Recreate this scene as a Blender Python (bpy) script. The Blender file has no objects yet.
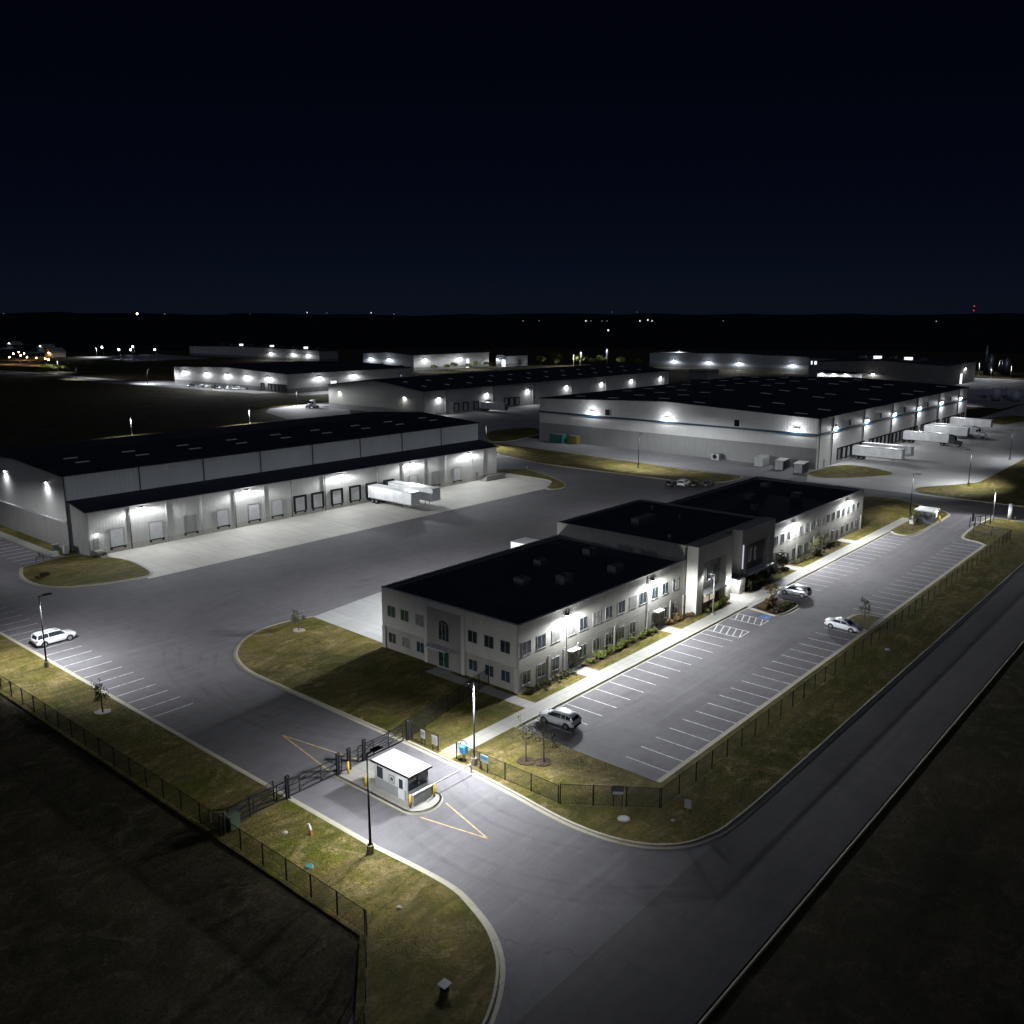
import bpy, bmesh, math, random
from mathutils import Vector, Matrix
R = math.radians
rnd = random.Random(7)
scn = bpy.context.scene
COL = scn.collection

# ------------------------------------------------------------------ materials
class NT:
    def __init__(s, name):
        s.m = bpy.data.materials.new(name); s.m.use_nodes = True
        s.t = s.m.node_tree; s.n = s.t.nodes; s.l = s.t.links
        s.b = s.n['Principled BSDF']
    def node(s, typ, **kw):
        o = s.n.new(typ)
        for k, v in kw.items():
            if hasattr(o, k): setattr(o, k, v)
            else: o.inputs[k].default_value = v
        return o
    def pos(s):
        return s.node('ShaderNodeNewGeometry').outputs['Position']
    def objc(s):
        return s.node('ShaderNodeTexCoord').outputs['Object']
    def scale(s, v, sc):
        m = s.node('ShaderNodeMapping'); m.inputs['Scale'].default_value = sc
        s.l.new(v, m.inputs['Vector']); return m.outputs[0]
    def noise(s, v, sc, det=4, rough=.6, dist=0):
        o = s.node('ShaderNodeTexNoise'); o.inputs['Scale'].default_value = sc
        o.inputs['Detail'].default_value = det; o.inputs['Roughness'].default_value = rough
        o.inputs['Distortion'].default_value = dist
        s.l.new(v, o.inputs['Vector']); return o.outputs['Fac']
    def ramp(s, f, stops):
        o = s.node('ShaderNodeValToRGB'); e = o.color_ramp.elements
        while len(e) < len(stops): e.new(.5)
        for i, (p, c) in enumerate(stops):
            e[i].position = p; e[i].color = (c, c, c, 1) if not hasattr(c, '__len__') else (*c, 1)
        s.l.new(f, o.inputs[0]); return o.outputs[0]
    def mix(s, f, a, b, mode='MIX'):
        o = s.node('ShaderNodeMix', data_type='RGBA', blend_type=mode)
        for k, v in ((0, f), (6, a), (7, b)):
            if hasattr(v, 'is_linked') or hasattr(v, 'links'): s.l.new(v, o.inputs[k])
            elif k == 0: o.inputs[0].default_value = v
            else: o.inputs[k].default_value = (*v, 1)
        return o.outputs[2]
    def math(s, op, a, b=0., c=0.):
        o = s.node('ShaderNodeMath', operation=op)
        for i, v in enumerate((a, b, c)):
            if hasattr(v, 'links'): s.l.new(v, o.inputs[i])
            else: o.inputs[i].default_value = v
        return o.outputs[0]
    def color(s, c):
        if hasattr(c, 'links'): s.l.new(c, s.b.inputs['Base Color'])
        else: s.b.inputs['Base Color'].default_value = (*c, 1)
    def bump(s, h, st=.3, d=.1):
        o = s.node('ShaderNodeBump'); o.inputs['Strength'].default_value = st; o.inputs['Distance'].default_value = d
        s.l.new(h, o.inputs['Height']); s.l.new(o.outputs[0], s.b.inputs['Normal'])
    def rough(s, r):
        if hasattr(r, 'links'): s.l.new(r, s.b.inputs['Roughness'])
        else: s.b.inputs['Roughness'].default_value = r

def plain(name, c, rough=.55, metal=0., var=.12, sc=1.5, spec=.5):
    t = NT(name); p = t.objc()
    n = t.noise(p, sc, 5, .65)
    lo = tuple(x * (1 - var * 1.6) for x in c); hi = tuple(min(1, x * (1 + var)) for x in c)
    t.color(t.ramp(n, [(.3, lo), (.7, hi)])); t.rough(rough)
    t.b.inputs['Metallic'].default_value = metal
    t.b.inputs['Specular IOR Level'].default_value = spec
    return t.m

def emit(name, c, st, sample=False):
    m = bpy.data.materials.new(name); m.use_nodes = True
    b = m.node_tree.nodes['Principled BSDF']
    b.inputs['Base Color'].default_value = (.8, .8, .8, 1)
    b.inputs['Emission Color'].default_value = (*c, 1); b.inputs['Emission Strength'].default_value = st
    if not sample: m.cycles.emission_sampling = 'NONE'
    return m

M = {}
def ribbed(name, c, axis, pitch=.35, var=.1, rough=.5, streak=True):
    """metal siding with vertical ribs; axis 0: ribs spaced along x, 1: along y"""
    t = NT(name); p = t.pos(); sx = t.node('ShaderNodeSeparateXYZ'); t.l.new(p, sx.inputs[0])
    u = sx.outputs[axis]
    w = t.math('FRACT', t.math('MULTIPLY', u, 1 / pitch))
    rib = t.ramp(w, [(0., 1.), (.22, 1.), (.3, 0.), (.92, 0.), ][:4])
    n = t.noise(t.scale(p, (.4, .4, .05)), 1.2, 5, .7)
    n2 = t.noise(p, .12, 3)
    col = t.ramp(n, [(.3, tuple(x * (1 - var) for x in c)), (.7, c)])
    col = t.mix(.35, col, t.ramp(n2, [(.35, tuple(x * .75 for x in c)), (.65, tuple(min(1, x * 1.1) for x in c))]))
    col = t.mix(t.math('MULTIPLY', rib, .14), col, tuple(x * .55 for x in c))
    t.color(col); t.rough(rough); t.bump(rib, .5, .05)
    return t.m
M['siding_x'] = ribbed('siding_front', (.55, .545, .52), 0, .6)
M['siding_y'] = ribbed('siding_end', (.50, .485, .47), 1, .5)
M['siding_dark_x'] = ribbed('siding_upper', (.74, .77, .82), 0, .9)
M['siding_tan_y'] = ribbed('siding_tan', (.40, .38, .33), 1, .8)
M['siding_pale_x'] = ribbed('siding_pale', (.58, .575, .56), 0, .8)
M['siding_grey_y'] = ribbed('siding_grey', (.66, .65, .64), 1, .9)
M['siding_blue_y'] = ribbed('siding_bluish', (.44, .47, .53), 1, 1.2)

def panel_wall(name, c, pitch_u=7.6, var=.1, axis=0, hjoint=None):
    """tilt-up concrete: joints, cloudy stains, runs"""
    t = NT(name); p = t.pos(); sx = t.node('ShaderNodeSeparateXYZ'); t.l.new(p, sx.inputs[0])
    f = t.math('FRACT', t.math('MULTIPLY', sx.outputs[axis], 1 / pitch_u))
    j = t.math('LESS_THAN', f, .05 / pitch_u)
    n = t.noise(t.scale(p, (1, 1, .22)), .8, 6, .7); n2 = t.noise(p, 4., 4, .7)
    col = t.ramp(n, [(.25, tuple(x * (1 - var * 1.8) for x in c)), (.75, tuple(min(1, x * (1 + var * .6)) for x in c))])
    col = t.mix(.25, col, t.ramp(n2, [(.3, tuple(x * .8 for x in c)), (.7, c)]))
    col = t.mix(t.math('MULTIPLY', j, .5), col, tuple(x * .35 for x in c))
    t.color(col); t.rough(.8); t.bump(n2, .15, .02)
    return t.m
M['tilt_up'] = panel_wall('painted_tilt_up', (.36, .345, .31))
M['tilt_up_end'] = panel_wall('painted_tilt_up_end', (.50, .485, .445), axis=1)
M['split_face'] = panel_wall('split_face_base', (.37, .35, .31), 2.4, .18)
M['block_grey'] = panel_wall('grey_block_y', (.30, .30, .295), 6, .14, 1)
M['block_dark'] = panel_wall('dark_block_y', (.27, .26, .255), 5, .15, 1)
M['brown_panel'] = panel_wall('brown_panel', (.16, .14, .13), 1.8, .12)
M['tan_end'] = panel_wall('taupe_panel', (.27, .25, .23), 3.0, .12, 1)
M['tilt_far'] = panel_wall('far_tilt_up', (.40, .36, .32), 9, .15, 1)

def asphalt(name, c=(.116, .110, .117), tint=(.072, .069, .073), big=.05, wear=1.):
    t = NT(name); p = t.pos()
    n1 = t.noise(p, big, 5, .62, .6); n2 = t.noise(p, .55, 6, .7); n3 = t.noise(p, 9., 5, .75)
    st = t.noise(t.scale(p, (.05, .9, 1)), 1., 5, .7)       # streaks along the drive lines
    st2 = t.noise(t.scale(p, (.8, .04, 1)), 1., 5, .7)
    col = t.ramp(n1, [(.36, tint), (.5, c), (.64, tuple(x * 1.3 for x in c))])
    col = t.mix(.5, col, t.ramp(n2, [(.3, tuple(x * .7 for x in c)), (.7, tuple(x * 1.2 for x in c))]))
    col = t.mix(t.math('MULTIPLY', t.ramp(st, [(.5, 0.), (.68, 1.)]), .35 * wear), col, tuple(x * 1.5 for x in c))
    col = t.mix(t.math('MULTIPLY', t.ramp(st2, [(.52, 0.), (.7, 1.)]), .3 * wear), col, tuple(x * .55 for x in c))
    v = t.node('ShaderNodeTexVoronoi', feature='DISTANCE_TO_EDGE'); v.inputs['Scale'].default_value = .085
    wob = t.mix(.12, p, t.node('ShaderNodeTexNoise').outputs['Color'])
    nn = t.node('ShaderNodeTexNoise'); nn.inputs['Scale'].default_value = .35; t.l.new(p, nn.inputs['Vector'])
    va = t.node('ShaderNodeVectorMath', operation='MULTIPLY_ADD')
    t.l.new(nn.outputs['Color'], va.inputs[0]); va.inputs[1].default_value = (6, 6, 0); t.l.new(p, va.inputs[2])
    t.l.new(va.outputs[0], v.inputs['Vector'])
    crack = t.math('MULTIPLY', t.math('LESS_THAN', v.outputs['Distance'], .006), t.ramp(n1, [(.5, 0.), (.64, .3)]))
    col = t.mix(crack, col, (.02, .02, .02))
    sp = t.ramp(t.noise(p, .9, 2, .5), [(.68, 0.), (.76, .55)])   # oil spots
    col = t.mix(t.math('MULTIPLY', sp, .6 * wear), col, tuple(x * .45 for x in c))
    col = t.mix(t.math('MULTIPLY', t.ramp(n3, [(.35, 0.), (.75, 1.)]), .3), col, tuple(x * 1.9 for x in c))
    # rubber laid down by turning tyres: pairs of faint bands on the usual turning circles and lanes
    sx = t.node('ShaderNodeSeparateXYZ'); t.l.new(p, sx.inputs[0]); X_, Y_ = sx.outputs[0], sx.outputs[1]
    def band(v, at, w=.3): return t.ramp(t.math('ABSOLUTE', t.math('SUBTRACT', v, at)), [(0., 1.), (w * .55, 1.), (w, 0.)])
    tot = None
    for cx, cy, r in ((80, 80, 29.5), (84, 86, 34.), (66, 45, 19.5), (68, 46, 15.), (150, 96, 44.)):
        d = t.math('SQRT', t.math('ADD', t.math('POWER', t.math('SUBTRACT', X_, cx), 2.), t.math('POWER', t.math('SUBTRACT', Y_, cy), 2.)))
        m = t.math('MULTIPLY', t.math('ADD', band(d, r), band(d, r + 1.9)), t.math('LESS_THAN', X_, cx - 1.))
        tot = m if tot is None else t.math('MAXIMUM', tot, m)
    k = t.math('MULTIPLY', t.math('MULTIPLY', tot, .26), t.math('MULTIPLY', t.ramp(t.noise(p, .22, 5, .7), [(.38, 0.), (.62, 1.)]), t.ramp(t.noise(p, 3., 4, .7), [(.3, .5), (.7, 1.)])))
    col = t.mix(k, col, (.03, .029, .031))
    t.color(col); t.rough(.9); t.bump(n3, .35, .02)
    t.b.inputs['Specular IOR Level'].default_value = .22
    return t.m
M['asphalt'] = asphalt('asphalt')
M['asphalt_road'] = asphalt('asphalt_road', (.086, .081, .086), (.058, .055, .059), .05, 1.)
M['asphalt_pale'] = asphalt('asphalt_pale', (.21, .206, .214), (.15, .147, .155), .04, 1.)

def concrete(name, c, slab=4.6, rot=0, stain=1.):
    t = NT(name); p = t.pos(); sx = t.node('ShaderNodeSeparateXYZ'); t.l.new(p, sx.inputs[0])
    jx = t.math('LESS_THAN', t.math('FRACT', t.math('MULTIPLY', sx.outputs[0], 1 / slab)), .07 / slab)
    jy = t.math('LESS_THAN', t.math('FRACT', t.math('MULTIPLY', sx.outputs[1], 1 / slab)), .07 / slab)
    j = t.math('MAXIMUM', jx, jy)
    n1 = t.noise(p, .11, 5, .6); n2 = t.noise(p, .8, 6, .7); n3 = t.noise(p, 8, 4, .7)
    st = t.noise(t.scale(p, (.9, .07, 1)), 1, 5, .7)
    col = t.ramp(n1, [(.3, tuple(x * .78 for x in c)), (.7, tuple(min(1, x * 1.12) for x in c))])
    col = t.mix(.4, col, t.ramp(n2, [(.3, tuple(x * .75 for x in c)), (.7, c)]))
    col = t.mix(t.math('MULTIPLY', t.ramp(st, [(.5, 0.), (.72, 1.)]), .5 * stain), col, tuple(x * .5 for x in c))
    col = t.mix(t.math('MULTIPLY', j, .45), col, tuple(x * .3 for x in c))
    t.color(col); t.rough(.8); t.bump(n3, .2, .01)
    return t.m
M['apron'] = concrete('apron_concrete', (.46, .44, .395))
M['court'] = concrete('court_concrete', (.31, .307, .305), 6)
M['walk'] = concrete('walk_concrete', (.245, .235, .212), 1.6, stain=.4)
M['kerb'] = concrete('kerb_concrete', (.36, .33, .255), 3.0, stain=.6)

def grass(name, dry, green, dirt, k=1., streak=1.):
    t = NT(name); p = t.pos()
    nn = t.node('ShaderNodeTexNoise'); nn.inputs['Scale'].default_value = .12; nn.inputs['Detail'].default_value = 3; t.l.new(p, nn.inputs['Vector'])
    va = t.node('ShaderNodeVectorMath', operation='MULTIPLY_ADD'); t.l.new(nn.outputs['Color'], va.inputs[0]); va.inputs[1].default_value = (7, 7, 0); t.l.new(p, va.inputs[2])
    q = va.outputs[0]                                   # warped, so that mower lines wander
    n1 = t.noise(p, .085, 6, .62, .8); n2 = t.noise(p, .33, 6, .72, .4); n3 = t.noise(p, 3.2, 6, .8); n4 = t.noise(p, 14, 3, .8); n5 = t.noise(p, .16, 6, .7, .6)
    mow = t.noise(t.scale(q, (.10, 1.1, 1)), 1, 5, .65); mow2 = t.noise(t.scale(q, (1.1, .10, 1)), 1, 5, .65)
    col = t.ramp(n1, [(.48, dry), (.55, tuple((a + b) / 2 for a, b in zip(dry, green))), (.62, green)])
    col = t.mix(t.math('MULTIPLY', t.ramp(n2, [(.44, 0.), (.58, 1.)]), .75), col, dirt)
    bare = t.ramp(t.noise(p, .24, 6, .72, 1.2), [(.53, 0.), (.60, 1.)])
    col = t.mix(t.math('MULTIPLY', bare, .9), col, tuple(x * 1.6 for x in dirt))
    col = t.mix(t.math('MULTIPLY', t.ramp(mow, [(.45, 0.), (.6, 1.)]), .5 * streak), col, tuple(x * .42 for x in green))
    col = t.mix(t.math('MULTIPLY', t.ramp(mow2, [(.5, 0.), (.64, 1.)]), .35 * streak), col, tuple(x * .5 for x in dirt))
    col = t.mix(t.ramp(n5, [(.36, .6), (.54, 0.)]), col, tuple(x * .38 for x in green))
    col = t.mix(t.ramp(n3, [(.3, .75), (.62, 0.)]), col, tuple(x * .30 for x in green))
    col = t.mix(t.math('MULTIPLY', t.ramp(n4, [(.55, 0.), (.8, 1.)]), .4), col, tuple(x * 1.6 for x in dry))
    t.color(col); t.rough(.95); t.b.inputs['Specular IOR Level'].default_value = .1
    h = t.math('ADD', n3, t.math('MULTIPLY', n4, .5)); t.bump(h, 1., .2)
    return t.m
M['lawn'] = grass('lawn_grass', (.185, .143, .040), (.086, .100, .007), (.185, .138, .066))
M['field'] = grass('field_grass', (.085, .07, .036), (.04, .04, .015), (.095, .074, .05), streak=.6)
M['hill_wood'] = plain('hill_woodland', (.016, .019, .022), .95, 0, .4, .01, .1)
M['mulch'] = grass('bed_mulch', (.07, .045, .03), (.05, .04, .02), (.09, .06, .04))
def roofmat():
    t = NT('roof_membrane'); p = t.pos(); sx = t.node('ShaderNodeSeparateXYZ'); t.l.new(p, sx.inputs[0])
    j = t.math('LESS_THAN', t.math('FRACT', t.math('MULTIPLY', sx.outputs[0], 1 / 3.05)), .05)
    n = t.noise(p, .10, 6, .65, .5); n2 = t.noise(p, .7, 5, .7)
    col = t.ramp(n, [(.35, (.018, .026, .042)), (.5, (.027, .038, .058)), (.66, (.038, .052, .076))])
    col = t.mix(.4, col, t.ramp(n2, [(.35, (.022, .026, .034)), (.7, (.042, .048, .06))]))
    t.color(t.mix(t.math('MULTIPLY', j, .5), col, (.06, .068, .08))); t.rough(.8); t.b.inputs['Specular IOR Level'].default_value = .25
    return t.m
M['roof'] = roofmat()
M['coping'] = plain('coping_metal', (.40, .40, .39), .5)
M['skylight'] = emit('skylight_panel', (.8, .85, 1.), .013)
M['white_paint'] = plain('white_line_paint', (.52, .52, .51), .7, 0, .4, 2.)
M['worn_paint'] = plain('worn_line_paint', (.3, .3, .3), .8, 0, .35, 2.)
M['yellow_paint'] = plain('yellow_line_paint', (.44, .32, .13), .7, 0, .35, 2.)
M['blue_paint'] = plain('blue_line_paint', (.05, .16, .42), .7)
M['black_metal'] = plain('black_metal', (.012, .012, .013), .75, 0, .12, 1.5, .15)
M['grey_metal'] = plain('galvanised_metal', (.36, .37, .38), .4, .6)
M['dark_grey'] = plain('dark_grey_metal', (.07, .07, .075), .5)
M['white_metal'] = plain('white_metal', (.50, .50, .495), .4)
M['trailer_white'] = plain('trailer_skin', (.58, .58, .585), .4, 0, .15, .6)
M['yellow'] = plain('safety_yellow', (.55, .37, .02), .45)
M['rubber'] = plain('rubber', (.016, .016, .016), .8)
M['door_white'] = plain('door_panel', (.62, .62, .63), .5, 0, .1, .8)
M['door_grey'] = plain('door_grey', (.26, .26, .25), .5)
M['glass'] = plain('dark_glass', (.025, .032, .038), .08, 0, .3, .4, .7)
M['glass_green'] = plain('green_tinted_glass', (.02, .06, .042), .1, 0, .3, .6, .7)
M['glass_blue'] = plain('blue_tinted_glass', (.036, .052, .068), .1, 0, .3, .6, .7)
M['blind'] = plain('window_blind', (.18, .175, .165), .5, 0, .25, 1.5)
M['frame'] = plain('window_frame', (.33, .33, .32), .5)
M['blue_stripe'] = plain('blue_stripe_paint', (.010, .045, .085), .5)
M['bark'] = plain('bark', (.07, .05, .035), .9, 0, .3, 4)
def leafmat(name, a, b):
    t = NT(name); n = t.noise(t.pos(), 1.6, 4, .7)
    t.color(t.ramp(n, [(.3, a), (.7, b)])); t.rough(.7); t.b.inputs['Specular IOR Level'].default_value = .2
    return t.m
M['leaf'] = leafmat('shrub_leaves', (.055, .075, .014), (.17, .185, .045))
M['leaf_dark'] = leafmat('dark_leaves', (.030, .034, .015), (.085, .078, .036))
M['leaf_red'] = leafmat('autumn_leaves', (.06, .035, .015), (.14, .09, .035))
M['lens'] = emit('led_lens', (.93, .97, 1.), 40)
M['lens_warm'] = emit('warm_lens', (1., .68, .35), 60)
M['lit_window'] = emit('lit_window', (.85, .93, 1.), 1.6)
M['lit_strip'] = emit('light_strip', (.9, .92, 1.), .45)
M['lit_warm'] = emit('lit_glass_warm', (1., .82, .62), .5)
M['far_white'] = emit('far_lamp_white', (.85, .92, 1.), 1.5)
M['far_dim'] = emit('far_lamp_dim', (.9, .9, .85), .35)
M['unit_grey'] = plain('rooftop_unit_grey', (.17, .175, .18), .6, 0, .2)
M['far_warm'] = emit('far_lamp_warm', (1., .8, .55), 12.)
M['far_red'] = emit('beacon_red', (1., .03, .04), 2.)
M['dumpster'] = plain('green_paint', (.02, .12, .10), .5, 0, .2)
M['olive'] = plain('olive_paint', (.22, .19, .06), .6, 0, .25)
M['utility_green'] = plain('utility_green', (.08, .105, .07), .5)
M['orange'] = plain('orange_plastic', (.32, .10, .05), .5)
M['sign_white'] = plain('sign_white', (.5, .5, .5), .5)
M['sign_blue'] = plain('sign_blue', (.06, .25, .42), .5)
M['car_white'] = plain('car_paint_white', (.62, .63, .64), .2, 0, .03)
M['car_silver'] = plain('car_paint_silver', (.46, .47, .49), .25, .35, .05)
M['car_dark'] = plain('car_paint_dark', (.035, .037, .042), .2, 0, .1)
M['chrome'] = plain('wheel_alloy', (.45, .45, .46), .3, .8)
M['lamp_red'] = plain('tail_lamp_red', (.35, .02, .02), .2)
M['lamp_clear'] = plain('head_lamp_clear', (.65, .66, .68), .15)
M['tank'] = plain('tank_white', (.66, .66, .62), .5)
M['rock'] = plain('rock', (.30, .27, .23), .9, 0, .3, 3)

def chainlink():
    t = NT('chain_link_mesh'); p = t.pos()
    sx = t.node('ShaderNodeSeparateXYZ'); t.l.new(p, sx.inputs[0])
    u = t.math('ADD', sx.outputs[0], sx.outputs[1])
    def wires(s):
        a = t.math('ADD', u, t.math('MULTIPLY', sx.outputs[2], s))
        return t.math('LESS_THAN', t.math('FRACT', t.math('MULTIPLY', a, 14.)), .2)
    k = t.math('MAXIMUM', wires(1.), wires(-1.))
    t.color((.008, .008, .009)); t.rough(.6)
    t.l.new(k, t.b.inputs['Alpha'])
    return t.m
M['mesh'] = chainlink()

M['gutter_dark'] = plain('gutter_dark', (.022, .021, .02), .9, 0, .3, 2.)
# ------------------------------------------------------------------ mesh helpers
LOC = {}
def wloc(o): return LOC.get(o.name, Vector((0, 0, 0)))
class MB:
    def __init__(s): s.v = []; s.f = []; s.mi = []; s.k = 0; s.smooth = False
    def quad(s, *p):
        i = len(s.v); s.v += [tuple(q) for q in p]; s.f.append(tuple(range(i, i + len(p)))); s.mi.append(s.k); return s
    def box(s, x0, y0, z0, x1, y1, z1):
        x0, x1 = min(x0, x1), max(x0, x1); y0, y1 = min(y0, y1), max(y0, y1); z0, z1 = min(z0, z1), max(z0, z1)
        i = len(s.v)
        s.v += [(x0, y0, z0), (x1, y0, z0), (x1, y1, z0), (x0, y1, z0), (x0, y0, z1), (x1, y0, z1), (x1, y1, z1), (x0, y1, z1)]
        for f in ((3, 2, 1, 0), (4, 5, 6, 7), (0, 1, 5, 4), (1, 2, 6, 5), (2, 3, 7, 6), (3, 0, 4, 7)):
            s.f.append(tuple(i + a for a in f)); s.mi.append(s.k)
        return s
    def prism(s, poly, z0, z1, axis='z'):
        """poly extruded: axis z -> (x,y) z0..z1 ; x -> poly (y,z) extruded in x ; y -> poly (x,z) extruded in y"""
        a = sum(poly[i][0] * poly[(i + 1) % len(poly)][1] - poly[(i + 1) % len(poly)][0] * poly[i][1] for i in range(len(poly)))
        if a < 0: poly = poly[::-1]
        n = len(poly); i = len(s.v)
        def pt(p, h):
            return (p[0], p[1], h) if axis == 'z' else ((h, p[0], p[1]) if axis == 'x' else (p[0], h, p[1]))
        s.v += [pt(p, z0) for p in poly] + [pt(p, z1) for p in poly]
        fl = axis == 'y'
        def add(f): s.f.append(tuple(f[::-1]) if fl else tuple(f)); s.mi.append(s.k)
        add([i + k for k in range(n)][::-1]); add([i + n + k for k in range(n)])
        for k in range(n):
            add([i + k, i + (k + 1) % n, i + n + (k + 1) % n, i + n + k])
        return s
    def tube(s, p, q, r0, r1=None, n=8, cap=True):
        r1 = r0 if r1 is None else r1
        p = Vector(p); q = Vector(q); d = (q - p).normalized()
        a = d.orthogonal().normalized(); b = d.cross(a); i = len(s.v)
        for c, r in ((p, r0), (q, r1)):
            for k in range(n):
                t = 2 * math.pi * k / n; s.v.append(tuple(c + a * math.cos(t) * r + b * math.sin(t) * r))
        for k in range(n):
            s.f.append((i + k, i + (k + 1) % n, i + n + (k + 1) % n, i + n + k)); s.mi.append(s.k)
        if cap:
            s.f.append(tuple(i + k for k in range(n))[::-1]); s.f.append(tuple(i + n + k for k in range(n))); s.mi += [s.k, s.k]
        return s
    def ball(s, c, r, n=8, m=5, sq=1.):
        i = len(s.v)
        for a in range(m + 1):
            th = math.pi * a / m
            for k in range(n):
                t = 2 * math.pi * k / n
                s.v.append((c[0] + r * math.sin(th) * math.cos(t), c[1] + r * math.sin(th) * math.sin(t), c[2] + r * sq * math.cos(th)))
        for a in range(m):
            for k in range(n):
                s.f.append((i + a * n + k, i + (a + 1) * n + k, i + (a + 1) * n + (k + 1) % n, i + a * n + (k + 1) % n)); s.mi.append(s.k)
        return s
    def leaf(s, c, r, rr):
        n = Vector((rr.gauss(0, 1), rr.gauss(0, 1), rr.gauss(.4, 1))).normalized()
        a = n.orthogonal().normalized(); b = n.cross(a); th = rr.uniform(0, 6.28)
        u = (a * math.cos(th) + b * math.sin(th)) * r; w = (b * math.cos(th) - a * math.sin(th)) * r * .6
        c = Vector(c); s.quad(c - u, c + w, c + u, c - w); return s
    def build(s, name, mats, parent=None, local=False, smooth=False, bevel=0):
        me = bpy.data.meshes.new(name)
        off = wloc(parent) if (parent is not None and not local) else Vector((0, 0, 0))
        me.from_pydata([tuple(Vector(v) - off) for v in s.v], [], s.f)
        if not isinstance(mats, (list, tuple)): mats = [mats]
        for m in mats: me.materials.append(M[m] if isinstance(m, str) else m)
        if len(mats) > 1: me.polygons.foreach_set('material_index', s.mi)
        if bevel:
            bm = bmesh.new(); bm.from_mesh(me)
            bmesh.ops.bevel(bm, geom=[e for e in bm.edges], offset=bevel, segments=2, affect='EDGES', clamp_overlap=True)
            bm.to_mesh(me); bm.free()
        if smooth: me.polygons.foreach_set('use_smooth', [True] * len(me.polygons))
        me.update()
        o = bpy.data.objects.new(name, me); COL.objects.link(o)
        if parent is not None: o.parent = parent
        LOC[o.name] = off
        return o
def tag(o, label=None, cat=None, group=None, kind=None):
    if label: o['label'] = label
    if cat: o['category'] = cat
    if group: o['group'] = group
    if kind: o['kind'] = kind
    return o
def thing(name, label, cat, loc=(0, 0, 0), rz=0, group=None):
    o = bpy.data.objects.new(name, None); COL.objects.link(o); o.empty_display_size = .3
    o.location = loc; o.rotation_euler = (0, 0, rz); LOC[o.name] = Vector(loc)
    return tag(o, label, cat, group)
def copy_tree(o, parent=None):
    c = o.copy(); COL.objects.link(c)
    if parent is not None: c.parent = parent
    for ch in o.children: copy_tree(ch, c)
    return c
def dup(o, loc, rz=0, label=None, group=None):
    c = copy_tree(o); c.location = loc; c.rotation_euler = (0, 0, rz)
    if label: c['label'] = label
    if group: c['group'] = group
    return c
def smoothpath(pts, n=6):
    out = []
    for i in range(len(pts) - 1):
        p0 = Vector(pts[max(i - 1, 0)]); p1 = Vector(pts[i]); p2 = Vector(pts[i + 1]); p3 = Vector(pts[min(i + 2, len(pts) - 1)])
        for k in range(n):
            t = k / n
            out.append(tuple(.5 * ((2 * p1) + (-p0 + p2) * t + (2 * p0 - 5 * p1 + 4 * p2 - p3) * t * t + (-p0 + 3 * p1 - 3 * p2 + p3) * t ** 3)))
    out.append(tuple(pts[-1])); return out
def sheet(name, poly, z, mat, kind='structure'):
    bm = bmesh.new(); vs = [bm.verts.new((p[0], p[1], z)) for p in poly]
    f = bm.faces.new(vs); f.normal_update()
    if f.normal.z < 0: f.normal_flip()
    bmesh.ops.triangulate(bm, faces=[f])
    me = bpy.data.meshes.new(name); bm.to_mesh(me); bm.free(); me.materials.append(M[mat])
    o = bpy.data.objects.new(name, me); COL.objects.link(o); o['kind'] = kind
    return o
def kerb(name, pts, closed=False, w=.2, h=.15, side=1, gutter=.42, z=.0):
    """kerb swept along pts; side=+1: road on the left of the path"""
    n = len(pts); P = [Vector((p[0], p[1])) for p in pts]; N = []
    for i in range(n):
        a = P[(i - 1) % n] if (closed or i > 0) else P[i]; b = P[(i + 1) % n] if (closed or i < n - 1) else P[i]
        d = (b - a).normalized(); N.append(Vector((-d.y, d.x)) * side)
    prof = [(-w, .02), (-w, h), (-.02, h), (.02, h - .03), (.05, .014), (gutter, .012)]
    mb = MB(); segs = n if closed else n - 1
    for i in range(segs):
        j = (i + 1) % n
        for k in range(len(prof) - 1):
            (d0, z0), (d1, z1) = prof[k], prof[k + 1]
            q = [P[i] + N[i] * d0, P[j] + N[j] * d0, P[j] + N[j] * d1, P[i] + N[i] * d1]
            zz = [z0, z0, z1, z1]
            if side < 0: q = q[::-1]; zz = zz[::-1]
            mb.quad(*[(a.x, a.y, b + z) for a, b in zip(q, zz)][::-1])
    o = mb.build(name, 'kerb'); o['kind'] = 'structure'; return o

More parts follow.
